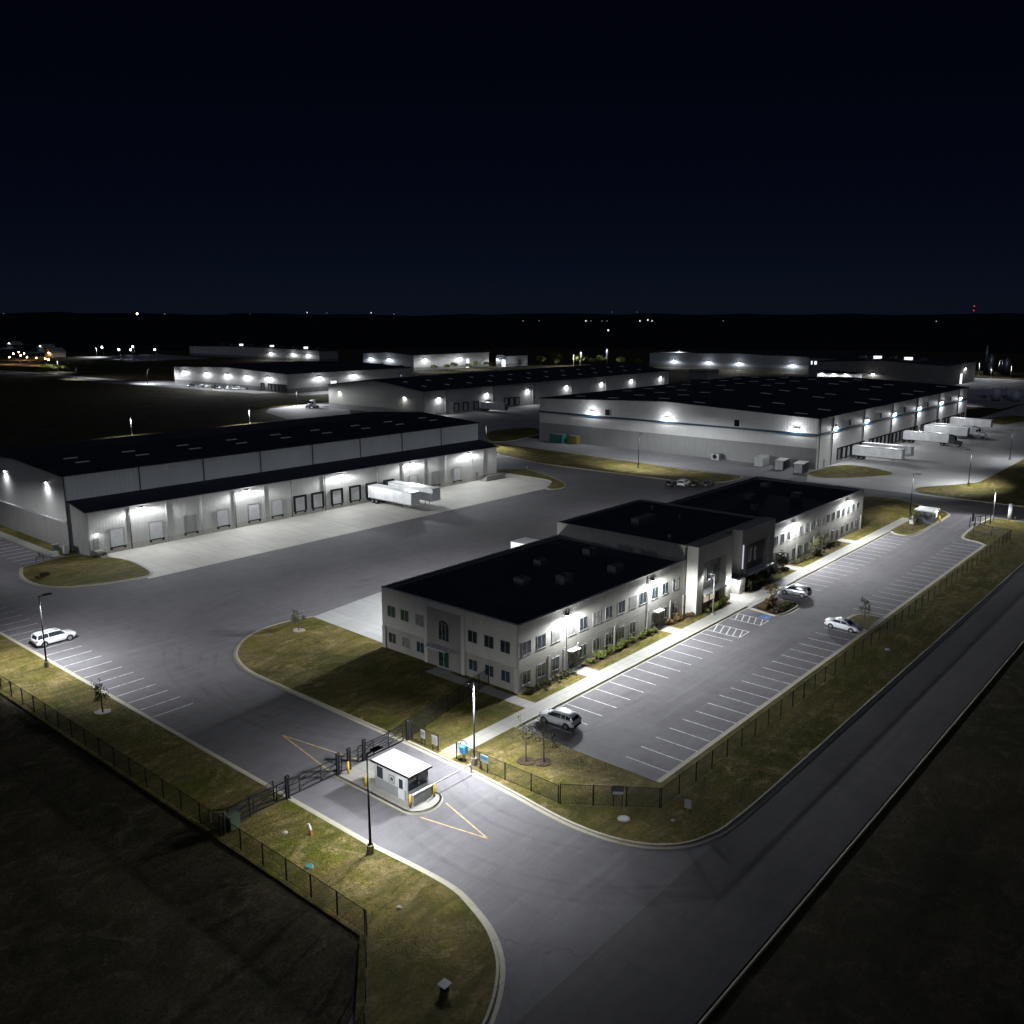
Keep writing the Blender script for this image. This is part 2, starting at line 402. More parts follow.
# ------------------------------------------------------------------ lamps
LDATA = {}
def light_data(key, power, color=(.93, .97, 1.), size=168, blend=.25, flat=.28, expo=-1.7, radius=.15, up=None, back=.12):
    """up=None: cut-off spot head; up>=0: wall pack, a point source with that share of light above the horizontal"""
    if key in LDATA: return LDATA[key]
    L = bpy.data.lights.new('lamp_light', 'SPOT' if up is None else 'POINT'); L.energy = power * 2.3; L.color = color
    L.shadow_soft_size = radius
    if up is None: L.spot_size = R(size); L.spot_blend = blend
    L.use_nodes = True; t = L.node_tree
    em = next(n for n in t.nodes if n.type == 'EMISSION')
    tc = t.nodes.new('ShaderNodeTexCoord'); sp = t.nodes.new('ShaderNodeSeparateXYZ')
    t.links.new(tc.outputs['Normal'], sp.inputs[0])
    def mt(op, a, b):
        o = t.nodes.new('ShaderNodeMath'); o.operation = op
        for i, v in enumerate((a, b)):
            if hasattr(v, 'links'): t.links.new(v, o.inputs[i])
            else: o.inputs[i].default_value = v
        return o.outputs[0]
    down = mt('MULTIPLY', sp.outputs[2], -1.)
    f = mt('POWER', mt('MAXIMUM', down if up is not None else mt('ABSOLUTE', down, 0), flat), expo)
    if up is not None:
        mr = t.nodes.new('ShaderNodeMapRange'); mr.interpolation_type = 'SMOOTHSTEP'
        mr.inputs['From Min'].default_value = -.12; mr.inputs['From Max'].default_value = .35
        mr.inputs['To Min'].default_value = up; mr.inputs['To Max'].default_value = 1.
        t.links.new(down, mr.inputs['Value']); f = mt('MULTIPLY', f, mr.outputs[0])
        m2 = t.nodes.new('ShaderNodeMapRange'); m2.interpolation_type = 'SMOOTHSTEP'      # forward throw, away from the wall
        m2.inputs['From Min'].default_value = -.75; m2.inputs['From Max'].default_value = .55
        m2.inputs['To Min'].default_value = back; m2.inputs['To Max'].default_value = 1.
        t.links.new(sp.outputs[0], m2.inputs['Value']); f = mt('MULTIPLY', f, m2.outputs[0])
    t.links.new(f, em.inputs['Strength'])
    LDATA[key] = L; return L
def add_light(parent, loc, key, tilt=(0, 0, 0), **kw):
    o = bpy.data.objects.new('lamp_light', light_data(key, **kw)); COL.objects.link(o)
    o.parent = parent; o.location = Vector(loc) - (wloc(parent)); o.rotation_euler = tilt
    return o
def wall_pack(bld, x, y, z, n, key, power, s=1., lens='lens', color=(.93, .97, 1.), flat=.3, expo=-1., off=.55, up=.05, back=.12, front=True):
    """box luminaire with a glass front, n = outward direction"""
    nx, ny = n; w = .42 * s; tx, ty = abs(ny), abs(nx)
    def bx(m, u, d0, d1, z0, z1): m.box(x - tx * u + nx * d0, y - ty * u + ny * d0, z + z0 * s, x + tx * u + nx * d1, y + ty * u + ny * d1, z + z1 * s); return m
    o = bx(bx(MB(), w, .01, off * .8, .12, .2), w, .01, .12, -.2, .119).build('wall_lamp', 'dark_grey', bld)
    bx(MB(), w * .9, .125, off * .72, *((-.17, .115) if front else (-.05, -.0)), ).build('lens', lens, o)
    add_light(o, (x + nx * (off + .12), y + ny * (off + .12), z - .12 * s), key, tilt=(0, 0, math.atan2(ny, nx)), power=power, color=color, flat=flat, expo=expo, up=up, back=back)
    return o
SKY_TINT, SKY_STR = (.62, .65, 1., 1), .00128

# ------------------------------------------------------------------ prototypes
def lamp_post(label, loc, rz, h=9.0, key='pole', power=2600., group='lamp posts around the site', mat='black_metal', reach=1.3, lit=True, base=.75, expo=-1.3):
    """head points along local +x"""
    r = thing('lamp_post', label, 'lamp post', loc, rz, group)
    mb = MB().tube((0, 0, 0), (0, 0, base), .30, .30, 14); mb.build('base', 'kerb', r, True)
    mb = MB().tube((0, 0, base), (0, 0, base + .05), .24, .24, 10).tube((0, 0, base), (0, 0, h), .105, .06, 10); mb.build('pole', mat, r, True, True)
    mb = MB().tube((0, 0, h - .12), (reach * .45, 0, h - .02), .045, .045, 8); mb.build('arm', mat, r, True)
    mb = MB().prism([(reach * .4, h - .06), (reach * .4, h + .06), (reach * 1.1, h + .04), (reach * 1.15, h - .06)], -.24, .24, 'y')
    hd = mb.build('lamp_head', mat, r, True)
    MB().box(reach * .5, -.18, h - .0655, reach * 1.05, .18, h - .0602).build('lens', 'lens', hd, True)
    if lit:
        o = bpy.data.objects.new('lamp_light', light_data(key, power, flat=.25, expo=expo, size=152, blend=.45, radius=.4)); COL.objects.link(o)
        o.parent = hd; o.location = (reach * .8, 0, h - .2); o.rotation_euler = (0, R(-22), 0)
    return r

def loft(stations, ring, smooth=True):
    """stations: list of (x, [ (y,z) half-ring bottom..top ])"""
    mb = MB(); rings = []
    for x, half in stations:
        full = [(y, z) for y, z in half] + [(-y, z) for y, z in half[::-1]]
        i = len(mb.v); mb.v += [(x, y, z) for y, z in full]; rings.append((i, len(full)))
    for a, b in zip(rings, rings[1:]):
        n = a[1]
        for k in range(n):
            mb.f.append((a[0] + k, b[0] + k, b[0] + (k + 1) % n, a[0] + (k + 1) % n)); mb.mi.append(0)
    for r, fl in ((rings[0], False), (rings[-1], True)):
        f = [r[0] + k for k in range(r[1])]; mb.f.append(tuple(f[::-1] if fl else f)); mb.mi.append(0)
    return mb

CARS = {
 # stations along x (front +): (x, half width, z sill, z belt/hood) ; cabin: (x, half, z base, z top)
 'suv': dict(L=5.3, body=[(-2.62, .80, .50, .92), (-2.55, .94, .38, 1.12), (-1.9, .99, .30, 1.16), (0, 1.0, .28, 1.16), (1.0, 1.0, .28, 1.15), (1.25, .98, .30, 1.12), (2.2, .94, .32, 1.05), (2.55, .86, .40, .92), (2.64, .74, .48, .74)],
             cab=[(-2.5, .84, 1.12, 1.16), (-2.3, .84, 1.12, 1.76), (-2.0, .84, 1.12, 1.86), (-.2, .84, 1.14, 1.88), (.55, .83, 1.13, 1.80), (1.35, .84, 1.10, 1.13)], w=(-1.62, 1.62), r=.39),
 'crossover': dict(L=4.6, body=[(-2.28, .72, .50, .90), (-2.2, .86, .38, 1.05), (-1.6, .91, .28, 1.08), (0, .92, .26, 1.04), (.9, .92, .26, 1.02), (1.15, .90, .28, 1.0), (1.9, .86, .30, .90), (2.2, .76, .38, .76), (2.28, .66, .46, .64)],
             cab=[(-2.22, .76, 1.02, 1.06), (-1.85, .76, 1.04, 1.48), (-1.4, .76, 1.04, 1.60), (-.2, .77, 1.02, 1.66), (.4, .76, 1.01, 1.58), (1.25, .78, .99, 1.01)], w=(-1.38, 1.38), r=.35),
 'sedan': dict(L=4.8, body=[(-2.4, .74, .46, .84), (-2.32, .86, .36, .98), (-1.5, .90, .26, 1.00), (0, .91, .24, .96), (.9, .91, .24, .95), (1.2, .89, .26, .92), (2.0, .85, .28, .80), (2.34, .74, .36, .66), (2.42, .62, .42, .56)],
             cab=[(-1.75, .74, .97, .99), (-1.0, .74, .97, 1.38), (-.5, .74, .96, 1.43), (.1, .74, .95, 1.42), (.55, .73, .94, 1.33), (1.3, .76, .91, .93)], w=(-1.42, 1.42), r=.33),
}
def car(kind, label, loc, rz, paint, group='cars parked on the site', cat='car'):
    d = CARS[kind]; r = thing('parked_car', label, cat, loc, rz, group); b = d['body']; c = d['cab']
    st = [(x, [(w * .86, zs), (w * .97, zs + .10), (w, (zs + zt) / 2), (w * .985, zt - .10), (w * .93, zt - .02), (w * .80, zt + .02)]) for x, w, zs, zt in b]
    bod = loft(st, 0).build('body', paint, r, True, True)
    # roof shell and glasshouse
    gl = loft([(x, [(w * 1.03, zb - .03), (w, zb + (zt - zb) * .12), (w * .93, zb + (zt - zb) * .62), (w * .86, zb + (zt - zb) * .86), (w * .80, zt - .06)]) for x, w, zb, zt in c], 0).build('window_glass', 'glass', r, True, True)
    top = [q for q in c[1:-1]]
    xs = [top[0][0] - .06] + [q[0] for q in top[1:-1]] + [top[-1][0] + .05]
    rf = loft([(x, [(q[1] * .90, q[3] - .14), (q[1] * .86, q[3] - .03), (q[1] * .6, q[3] + .015)]) for x, q in zip(xs, top)], 0).build('roof', paint, r, True, True)
    mb = MB()
    for s in (-1, 1):                                   # pillars
        f1, f0 = c[-2], c[-1]; r1, r0 = c[1], c[0]
        mb.tube((f0[0] - .02, s * f0[1] * .99, f0[3]), (f1[0] + .02, s * f1[1] * .86, f1[3] - .05), .045, .045, 6)
        mb.tube((r0[0] + .04, s * r0[1] * .99, r0[3]), (r1[0], s * r1[1] * .87, r1[3] - .05), .07, .06, 6)
        mid = (c[2][0] + c[3][0]) / 2 + .15; zt = (c[2][3] + c[3][3]) / 2; zb = c[2][2]; w = c[2][1]
        mb.tube((mid, s * w * 1.03, zb), (mid - .05, s * w * .87, zt - .08), .04, .04, 6)
        if kind != 'sedan':
            mid = c[1][0] + .62; mb.tube((mid, s * w * 1.03, zb), (mid - .03, s * w * .87, zt - .08), .05, .05, 6)
    mb.build('pillar', paint, r, True)
    for wx in d['w']:
        for s in (-1, 1):
            y = s * (b[3][1] - .10); ty = MB().tube((wx, y - .11, d['r']), (wx, y + .11, d['r']), d['r'], d['r'], 18)
            w = ty.build('wheel', 'rubber', r, True)
            MB().tube((wx, y + s * .09, d['r']), (wx, y + s * .122, d['r']), d['r'] * .66, d['r'] * .6, 12).build('rim', 'chrome', w, True)
            ar = MB().tube((wx, s * (b[3][1] * .80), d['r'] + .02), (wx, s * (b[3][1] + .006), d['r'] + .02), d['r'] * 1.16, d['r'] * 1.16, 20)
            ar.build('wheel_arch', 'black_metal', r, True)
    fx, fw, fz = b[-2][0], b[-2][1], b[-2][3]; bx, bw, bz = b[1][0], b[1][1], b[1][3]
    for s in (-1, 1):
        MB().prism([(fx - .22, s * fw * .62), (fx + .03, s * fw * .55), (fx - .02, s * fw * .98), (fx - .3, s * fw * 1.02)], fz - .20, fz - .07).build('headlight', 'lamp_clear', r, True)
        MB().box(bx - .05, s * bw * .62, bz - .26, bx + .16, s * bw * 1.005, bz - .06).build('tail_lamp', 'lamp_red', r, True)
        mx = c[-1][0] - .35
        MB().box(mx - .1, s * (c[-1][1] + .12), c[-1][3] + .02, mx + .1, s * (c[-1][1] + .32), c[-1][3] + .17).build('wing_mirror', paint, r, True)
    MB().box(fx - .05, -fw * .5, fz - .30, fx + .05, fw * .5, fz - .10).build('grille', 'black_metal', r, True)
    MB().box(b[-1][0] - .2, -b[-1][1] * .98, b[-1][2] - .14, b[-1][0] + .02, b[-1][1] * .98, b[-1][2] + .06).build('bumper', 'black_metal' if kind == 'suv' else paint, r, True)
    MB().box(b[0][0] - .02, -b[0][1] * .98, b[0][2] - .12, b[0][0] + .2, b[0][1] * .98, b[0][2] + .10).build('bumper', 'black_metal', r, True)
    if kind == 'suv':
        for s in (-1, 1): MB().box(-2.0, s * .66, 1.9, .3, s * .70, 1.95).build('roof_rail', 'black_metal', r, True)
    MB().box(b[0][0] - .012, -.26, bz - .36, b[0][0] + .05, .26, bz - .24).build('number_plate', 'sign_white', r, True)
    return r

def trailer(label, loc, rz, group, L=14.6):
    """box trailer: doors end at x=0 (dock), nose at +L"""
    r = thing('box_trailer', label, 'trailer', loc, rz, group); W = 1.29
    mb = MB().box(0, -W, 1.15, L, W, 4.05); mb.build('box_body', 'trailer_white', r, True, bevel=.05)
    rails = MB()
    for s in (-1, 1):
        rails.box(.0, s * (W + .004), 1.12, L, s * (W + .03), 1.3); rails.box(0, s * (W + .004), 3.93, L, s * (W + .022), 4.07)
        for k in range(1, 15): rails.box(k * L / 15 - .02, s * (W + .002), 1.3, k * L / 15 + .02, s * (W + .012), 3.93)
    rails.build('side_rail', 'grey_metal', r, True)
    nose = MB().box(L + .004, -W + .04, 1.2, L + .03, W - .04, 4.0); nose.build('nose_panel', 'grey_metal', r, True)
    mb = MB().box(.3, -.55, .95, L - .6, -.4, 1.15).box(.3, .4, .95, L - .6, .55, 1.15); mb.build('chassis', 'dark_grey', r, True)
    for ax in (1.5, 2.75):
        for s in (-1, 1):
            w = MB().tube((ax, s * .7, .5), (ax, s * 1.27, .5), .5, .5, 16).build('wheel', 'rubber', r, True)
            MB().tube((ax, s * 1.24, .5), (ax, s * 1.285, .5), .28, .24, 12).build('rim', 'chrome', w, True)
        MB().tube((ax, -.7, .5), (ax, .7, .5), .08, .08, 8).build('axle', 'dark_grey', r, True)
    for s in (-1, 1):
        MB().box(L - 3.0, s * .6, .06, L - 2.86, s * .74, 1.1).box(L - 3.1, s * .55, .03, L - 2.76, s * .8, .07).build('landing_leg', 'grey_metal', r, True)
        MB().box(.0, s * .6, .35, .04, s * 1.2, 1.05).build('mud_flap', 'rubber', r, True)
    MB().box(-.03, -W + .05, 1.2, -.004, -.02, 4.0).build('rear_door', 'trailer_white', r, True)
    MB().box(-.03, .02, 1.2, -.004, W - .05, 4.0).build('rear_door', 'trailer_white', r, True)
    return r

def tractor(label, loc, rz, paint, group='highway tractors at the docks'):
    """front towards +x, fifth wheel over x=0"""
    r = thing('truck_tractor', label, 'truck', loc, rz, group)
    MB().box(-1.6, -.45, .75, 5.6, -.3, 1.0).box(-1.6, .3, .75, 5.6, .45, 1.0).build('chassis', 'black_metal', r, True)
    MB().prism([(1.0, .95), (1.0, 3.7), (1.6, 3.85), (3.0, 3.3), (3.35, 2.15), (3.35, .95)], -1.15, 1.15, 'y').build('cab', paint, r, True, bevel=.06)
    MB().prism([(3.3, .9), (3.3, 2.1), (4.9, 1.75), (5.35, 1.3), (5.35, .9)], -.85, .85, 'y').build('bonnet', paint, r, True, bevel=.06)
    MB().prism([(3.02, 3.2), (3.05, 3.26), (3.4, 2.25), (3.37, 2.19)], -1.0, 1.0, 'y').build('windscreen', 'glass', r, True)
    for s in (-1, 1):
        MB().box(2.2, s * 1.15, 2.1, 3.0, s * 1.17, 2.95).build('side_window', 'glass', r, True)
        MB().tube((1.1, s * 1.05, .75), (2.9, s * 1.05, .75), .32, .32, 12).build('fuel_tank', 'chrome', r, True)
        MB().tube((.8, s * .95, .8), (.8, s * .95, 3.9), .09, .09, 8).build('exhaust_stack', 'chrome', r, True)
        MB().box(3.0, s * 1.3, 2.3, 3.12, s * 1.5, 3.0).build('wing_mirror', 'black_metal', r, True)
        MB().box(5.2, s * .55, 1.0, 5.4, s * .84, 1.25).build('headlight', 'lamp_clear', r, True)
        MB().prism([(3.7, .85), (3.9, 1.3), (4.9, 1.3), (5.1, .85)], s * .78, s * 1.2, 'y').build('mudguard', paint, r, True)
        for wx in (-.65, .65, 4.4):
            w = MB().tube((wx, s * (.6 if wx < 2 else .85), .5), (wx, s * 1.2, .5), .5, .5, 16).build('wheel', 'rubber', r, True)
            MB().tube((wx, s * 1.18, .5), (wx, s * 1.22, .5), .28, .22, 12).build('rim', 'chrome', w, True)
    MB().box(5.3, -1.15, .4, 5.55, 1.15, .85).build('bumper', 'chrome', r, True, bevel=.04)
    MB().tube((0, 0, 1.0), (0, 0, 1.12), .5, .5, 14).build('fifth_wheel', 'black_metal', r, True)
    return r

def bush_mesh(w, d, h, n, rr, leaf=.11):
    mb = MB(); lob = [(rr.uniform(-.5, .5) * w, rr.uniform(-.5, .5) * d, rr.uniform(.35, .7) * h, rr.uniform(.35, .6)) for _ in range(6)]
    for _ in range(n):
        c = rr.choice(lob); v = Vector((rr.gauss(0, 1), rr.gauss(0, 1), rr.gauss(0, 1))).normalized() * (rr.random() ** .4) * c[3]
        z = c[2] + v.z * h * .6
        if z < .03: continue
        mb.leaf((c[0] + v.x * w * .55, c[1] + v.y * d * .55, z), leaf * rr.uniform(.7, 1.5), rr)
    return mb
SH = {}
def shrub(kind, label, loc, rz=0, s=1., group=None):
    rr = random.Random(len(SH) * 13 + 5)
    if kind not in SH:
        w, d, h, n, mat, lf = {'round': (1., 1., .8, 420, 'leaf', .10), 'low': (1.2, 1., .5, 360, 'leaf_dark', .09), 'tall': (.9, .9, 1.5, 520, 'leaf_dark', .11), 'red': (1., 1., .8, 380, 'leaf_red', .10)}[kind]
        r = thing('shrub', label, 'shrub', loc, rz, group)
        MB().tube((0, 0, -.02), (.03, .02, h * .5), .035, .02, 5).build('stem', 'bark', r, True)
        bush_mesh(w, d, h, n, rr, lf).build('foliage', mat, r, True)
        SH[kind] = r; r.scale = (s, s, s); return r
    o = dup(SH[kind], loc, rz, label, group); o.scale = (s, s, s); return o

def tree(name, label, loc, h, cw, rr, mat='leaf_dark', n=900, leaf=.13, group=None, bare=False, rz=0):
    r = thing(name, label, 'tree', loc, rz, group)
    tr = MB(); top = (rr.uniform(-.1, .1), rr.uniform(-.1, .1), h * .92)
    tr.tube((0, 0, -.05), (0, 0, h * .4), .05 + h * .012, .04 + h * .008, 7).tube((0, 0, h * .4), top, .04 + h * .008, .012, 6)
    tips = [top]
    for k in range(9):
        z = h * rr.uniform(.3, .8); a = rr.uniform(0, 6.28); l = cw * rr.uniform(.35, .6); q = (math.cos(a) * l, math.sin(a) * l, z + l * rr.uniform(.5, 1.1))
        tr.tube((0, 0, z), q, .025, .008, 5); tips.append(q)
        for m in range(2):
            b = a + rr.uniform(-1, 1); q2 = (q[0] + math.cos(b) * l * .4, q[1] + math.sin(b) * l * .4, q[2] + l * rr.uniform(.1, .5)); tr.tube(q, q2, .012, .005, 4); tips.append(q2)
    tr.build('trunk', 'bark', r, True)
    cr = MB()
    for _ in range(n):
        t = rr.choice(tips); cr.leaf((t[0] + rr.gauss(0, cw * .15), t[1] + rr.gauss(0, cw * .15), max(h * .18, t[2] + rr.gauss(0, h * .07))), leaf * rr.uniform(.6, 1.4), rr)
    cr.build('crown', mat, r, True)
    return r

def fence(label, pts, h=1.9, step=3., z=.1, mat='black_metal', fabric=True, group=None):
    """chain link on posts; pts world polyline"""
    r = thing('chain_link_fence', label, 'fence', (pts[0][0], pts[0][1], z), 0, group)
    proto = None; rail = MB(); fab = MB(); base = Vector((pts[0][0], pts[0][1]))
    for i in range(len(pts) - 1):
        a = Vector(pts[i]) - base; b = Vector(pts[i + 1]) - base; n = max(1, round((b - a).length / step))
        for k in range(n + (1 if i == len(pts) - 2 else 0)):
            p = a.lerp(b, k / n)
            if proto is None:
                proto = MB().tube((0, 0, 0), (0, 0, h + .04), .055, .055, 8).build('post', mat, r, True); proto.location = (p.x, p.y, 0)
            else:
                c = proto.copy(); COL.objects.link(c); c.parent = r; c.location = (p.x, p.y, 0)
            rad = .045
        rail.tube((a.x, a.y, h), (b.x, b.y, h), .024, .024, 6, False).tube((a.x, a.y, .08), (b.x, b.y, .08), .012, .012, 4, False)
        fab.quad((a.x, a.y, .05), (b.x, b.y, .05), (b.x, b.y, h), (a.x, a.y, h))
    rail.build('rail', mat, r, True)
    if fabric: fab.build('wire_mesh', 'mesh', r, True)
    return r

# ------------------------------------------------------------------ ground, roads, pavements
def ground_grid():
    mb = MB(); xs = [-2500, -400, 0, 400, 1000, 2500, 5500]; ys = xs
    for i in range(len(xs) - 1):
        for j in range(len(ys) - 1):
            mb.quad((xs[i], ys[j], -.03), (xs[i + 1], ys[j], -.03), (xs[i + 1], ys[j + 1], -.03), (xs[i], ys[j + 1], -.03))
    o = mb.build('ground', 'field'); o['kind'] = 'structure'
ground_grid()
sheet('yard_asphalt', [(18, 29.9), (245.2, 29.9), (245.2, 262), (42.1, 262), (42.1, 50), (40, 44), (18, 32)], 0., 'asphalt')
sheet('public_road', [(-300, 21.9), (1200, 21.9), (1200, 30.2), (-300, 30.2)], .005, 'asphalt_road')
sheet('side_road', [(209, -60), (225.5, -60), (225.5, 66), (217, 66), (212, 58), (209, 52)], .009, 'asphalt_road')
sheet('dock_court', [(226, 30), (560, 30), (560, 97.4), (398, 97.4), (244.8, 97.4), (240, 97.4), (226, 92)], .008, 'court')
sheet('service_yard', [(222.5, 97), (244.9, 97), (244.9, 232), (226.5, 232)], .012, 'asphalt_pale')
sheet('loading_apron', [(68.6, 137.5), (178.4, 137.5), (183, 139.5), (184.6, 158.9), (68.6, 158.9)], .006, 'apron')
sheet('rear_apron', [(73.4, 84.4), (181, 84.4), (181, 93), (150, 102), (88, 103), (74.1, 101.4)], .006, 'court')
sheet('far_court', [(245.3, 205), (470, 262), (560, 262), (560, 282), (268, 282), (262, 262), (245.3, 262)], .004, 'court')
for nm, pl in (('far_road', [(225, 318), (245, 300), (268, 330), (268, 352), (300, 352), (300, 372), (246, 362), (236, 350)]),
               ('far_parking', [(274, 605), (292, 442), (312, 428), (312, 575)]),
               ('far_lane', [(150, 1140), (180, 1100), (278, 770), (290, 600), (298, 603), (292, 775), (190, 1110), (160, 1150)]),
               ('far_street', [(300, 410), (420, 410), (440, 426), (302, 427)])):
    sheet(nm, pl, .0, 'asphalt_pale')
sheet('plant_yard', [(470, 100), (700, 90), (700, 170), (480, 160)], .0, 'court')

C1 = [(42.2, 215), (42.2, 128), (42.2, 108), (42.1, 67.4), (42.1, 56.3), (42.1, 50.9), (42.4, 46.2), (42.4, 42.4), (41.8, 39.9), (40.7, 37.1), (39.2, 34.9), (37.7, 33.5), (35.7, 32.2), (33.6, 31.3), (30, 30.6), (24, 30.3), (-150, 30.25)]
C1s = C1[:5] + smoothpath(C1[5:16], 4) + [C1[-1]]
kerb('kerb', C1s, side=1)
sheet('verge_lawn', C1s + [(-150, 32.6), (24.6, 32.6), (34.4, 43.4), (34.4, 215)], .13, 'lawn')
C2 = [(74.1, 101.2), (72.1, 102), (68.0, 102.4), (64.8, 101.8), (61.6, 100), (58.7, 96.7), (57.1, 92.7), (56.5, 89.1), (56.5, 64.5), (56.4, 58), (56.3, 53), (55.9, 47.8), (55.3, 41.5), (55.7, 37), (57.0, 33.9), (58.9, 32), (61, 31.1), (63.8, 30.55), (71, 30.35)]
C2s = smoothpath(C2[:8], 4)[:-1] + smoothpath(C2[7:], 4)
kerb('kerb', C2s + [(198, 30.3)] + smoothpath([(203, 30.6), (206.5, 33), (208.7, 37), (208.8, 43.8)], 3), side=-1)
lot_end = smoothpath([(204, 44.2), (198.5, 44.5), (190.7, 44.2), (186, 43.6), (184.4, 42.2), (183.9, 40.6), (182.3, 38.8)], 3)
edge_n = smoothpath([(182.5, 56.2), (180.6, 54.8), (180.3, 52.8), (182, 51.6), (188, 51.4)], 3) + [(199, 51.4), (206, 51.6)]
office_lawn = C2s + [(198, 30.3), (203, 30.6), (206.5, 33), (208.7, 37), (208.8, 43.8)] + lot_end + [(66, 38.8), (66, 56.2)] + edge_n + [(209, 53.4), (212, 58.5), (216.8, 66), (215.5, 72), (207, 79), (196, 85), (186, 87.5), (181, 87.5), (181, 84.4), (73.5, 84.4)]
sheet('office_lawn', office_lawn, .13, 'lawn')
kerb('kerb', [(208.8, 43.8)] + lot_end + [(66, 38.8), (66, 56.2)] + edge_n, side=-1)
kerb('kerb', smoothpath([(206, 51.6), (209, 53.4), (212, 58.5), (216.8, 66), (215.5, 72), (207, 79), (196, 85), (186, 87.5)], 4), side=-1)
ISL = {
 'a': smoothpath([(57.6, 160.2), (55.3, 154), (55.0, 147.8), (57.0, 143.4), (60.5, 141), (64.3, 139.6), (69.7, 139.3), (71.4, 145), (71.6, 151.8), (69.5, 158), (66.8, 161.8), (62, 161.5), (57.6, 160.2)], 4)[:-1],
 'b': smoothpath([(183.7, 165.7), (188.5, 165), (191.7, 160), (190, 153), (187.2, 147), (182.6, 139.1), (178, 135.2), (174.4, 134.6), (173, 137), (178, 140), (182.5, 144), (183.2, 155), (183.7, 165.7)], 4)[:-1],
 'c': smoothpath([(228.5, 205.2), (234.5, 201.5), (246, 203.5), (258, 207.5), (266.5, 214), (268, 222), (258, 225), (248.6, 224.2), (236, 216), (228.5, 205.2)], 4)[:-1],
 'd': smoothpath([(240.1, 97.0), (246, 96.8), (252, 96.6), (259, 93.5), (259, 87), (254, 79.5), (249, 78.2), (242, 82), (236, 87), (233.5, 92.6), (236, 96), (240.1, 97.0)], 4)[:-1],
 'e': smoothpath([(213, 232), (209.5, 189), (203.5, 166), (203, 150), (203.5, 134), (204.2, 113), (208, 108.8), (216, 107), (221.6, 108.8), (221, 120), (223, 146), (225.8, 182), (226.5, 205), (226.5, 232), (213, 232)], 3)[:-1],
 'f': smoothpath([(118.6, 55.6), (118.1, 53), (117.8, 51.2), (119.5, 50.5), (122, 50.3), (124.4, 50.6), (125.5, 51.8), (125.3, 55.6)], 3) + [(122, 55.6)],
 'g': [(120.9, 38.9)] + smoothpath([(120.9, 41.4), (121.8, 42.4), (123.8, 42.7), (126, 42.3), (126.8, 41.0), (126.8, 39)], 3),
}
for k, pl in ISL.items():
    sheet('planted_island' if k == 'f' else 'grass_island', pl, .13, 'mulch' if k == 'f' else 'lawn')
    a = sum(pl[i][0] * pl[(i + 1) % len(pl)][1] - pl[(i + 1) % len(pl)][0] * pl[i][1] for i in range(len(pl)))
    kerb('kerb', pl, closed=True, side=-1 if a > 0 else 1)
hill = smoothpath([(226.5, 40), (226.4, 52), (227.5, 62), (231, 66.3), (236, 66.5), (243, 62.5), (250, 58.6), (258, 57.2), (305, 57.2)], 4) + [(700, 57.2), (700, 30.4), (226.5, 30.4)]
sheet('bank_lawn', hill, .13, 'lawn'); kerb('kerb', hill[:-3], side=1)
kerb('kerb', [(208, 21.7), (-300, 21.7)], side=-1, gutter=.07, w=.1, h=.09); kerb('kerb', [(1200, 21.7), (226, 21.7)], side=-1, gutter=.07, w=.1, h=.09)
for pl in ([(400, 84), (424, 80), (440, 86), (432, 92), (408, 93)], [(245, 366), (300, 376), (420, 405), (300, 404), (250, 385)]):
    sheet('grass_island', smoothpath(pl + [pl[0]], 4)[:-1], .13, 'lawn')
# pavements
for pl in ([(57.2, 56.35), (196.6, 56.35), (196.6, 58.4), (57.2, 58.4)], ):
    sheet('pavement', pl, .142, 'walk')
kerb('kerb', [(66.2, 56.28), (181.8, 56.28)], side=-1, h=.16, w=.14, gutter=.06)
sheet('gutter_strip', [(66.2, 55.95), (181.8, 55.95), (181.8, 56.23), (66.2, 56.23)], .016, 'gutter_dark')  # narrow dark strip along the foot of the lot kerb
for i, pl in enumerate(([(70.3, 58.4), (72.0, 58.4), (72.0, 71.6), (72.9, 71.6), (72.9, 74.2), (70.3, 74.2)], [(81.8, 58.4), (84.2, 58.4), (84.2, 61.3), (81.8, 61.3)],
           [(101.4, 58.4), (103.8, 58.4), (103.8, 61.3), (101.4, 61.3)], [(142.2, 58.4), (144.6, 58.4), (144.6, 61.3), (142.2, 61.3)],
           [(167, 58.4), (169.4, 58.4), (169.4, 61.3), (167, 61.3)], [(118.8, 58.4), (125.4, 58.4), (124, 62), (120.4, 62)])):
    sheet('footpath', pl, .146, 'walk')
sheet('footpath', [(118.9, 55.5), (127.6, 55.5), (127.6, 56.35), (118.9, 56.35)], .150, 'walk')
sheet('pavement', [(63.7, 163), (65.6, 161.5), (65.6, 215), (63.7, 215)], .142, 'walk')
sheet('wall_lawn', [(65.6, 161.5), (68.05, 162), (68.05, 215), (65.6, 215)], .13, 'lawn')
tagd = sheet('tactile_ramp', [(56.7, 56.5), (58.0, 56.5), (58.0, 58.2), (56.7, 58.2)], .152, 'yellow_paint')
for pl in ([(73, 60.2), (81.6, 60.2), (81.6, 61.1), (73, 61.1)], [(84.4, 60.1), (101.2, 60.1), (101.2, 61.1), (84.4, 61.1)], [(104, 60.1), (109.7, 60.1), (109.7, 61.1), (104, 61.1)],
           [(112, 58.6), (118.7, 58.6), (118.7, 60.2), (112, 60.2)], [(125.6, 58.6), (135, 58.6), (135, 60.2), (125.6, 60.2)], [(136, 60), (142, 60), (142, 61.1), (136, 61.1)],
           [(144.8, 60), (166.8, 60), (166.8, 61.1), (144.8, 61.1)]):
    sheet('planting_bed', pl, .138, 'mulch')

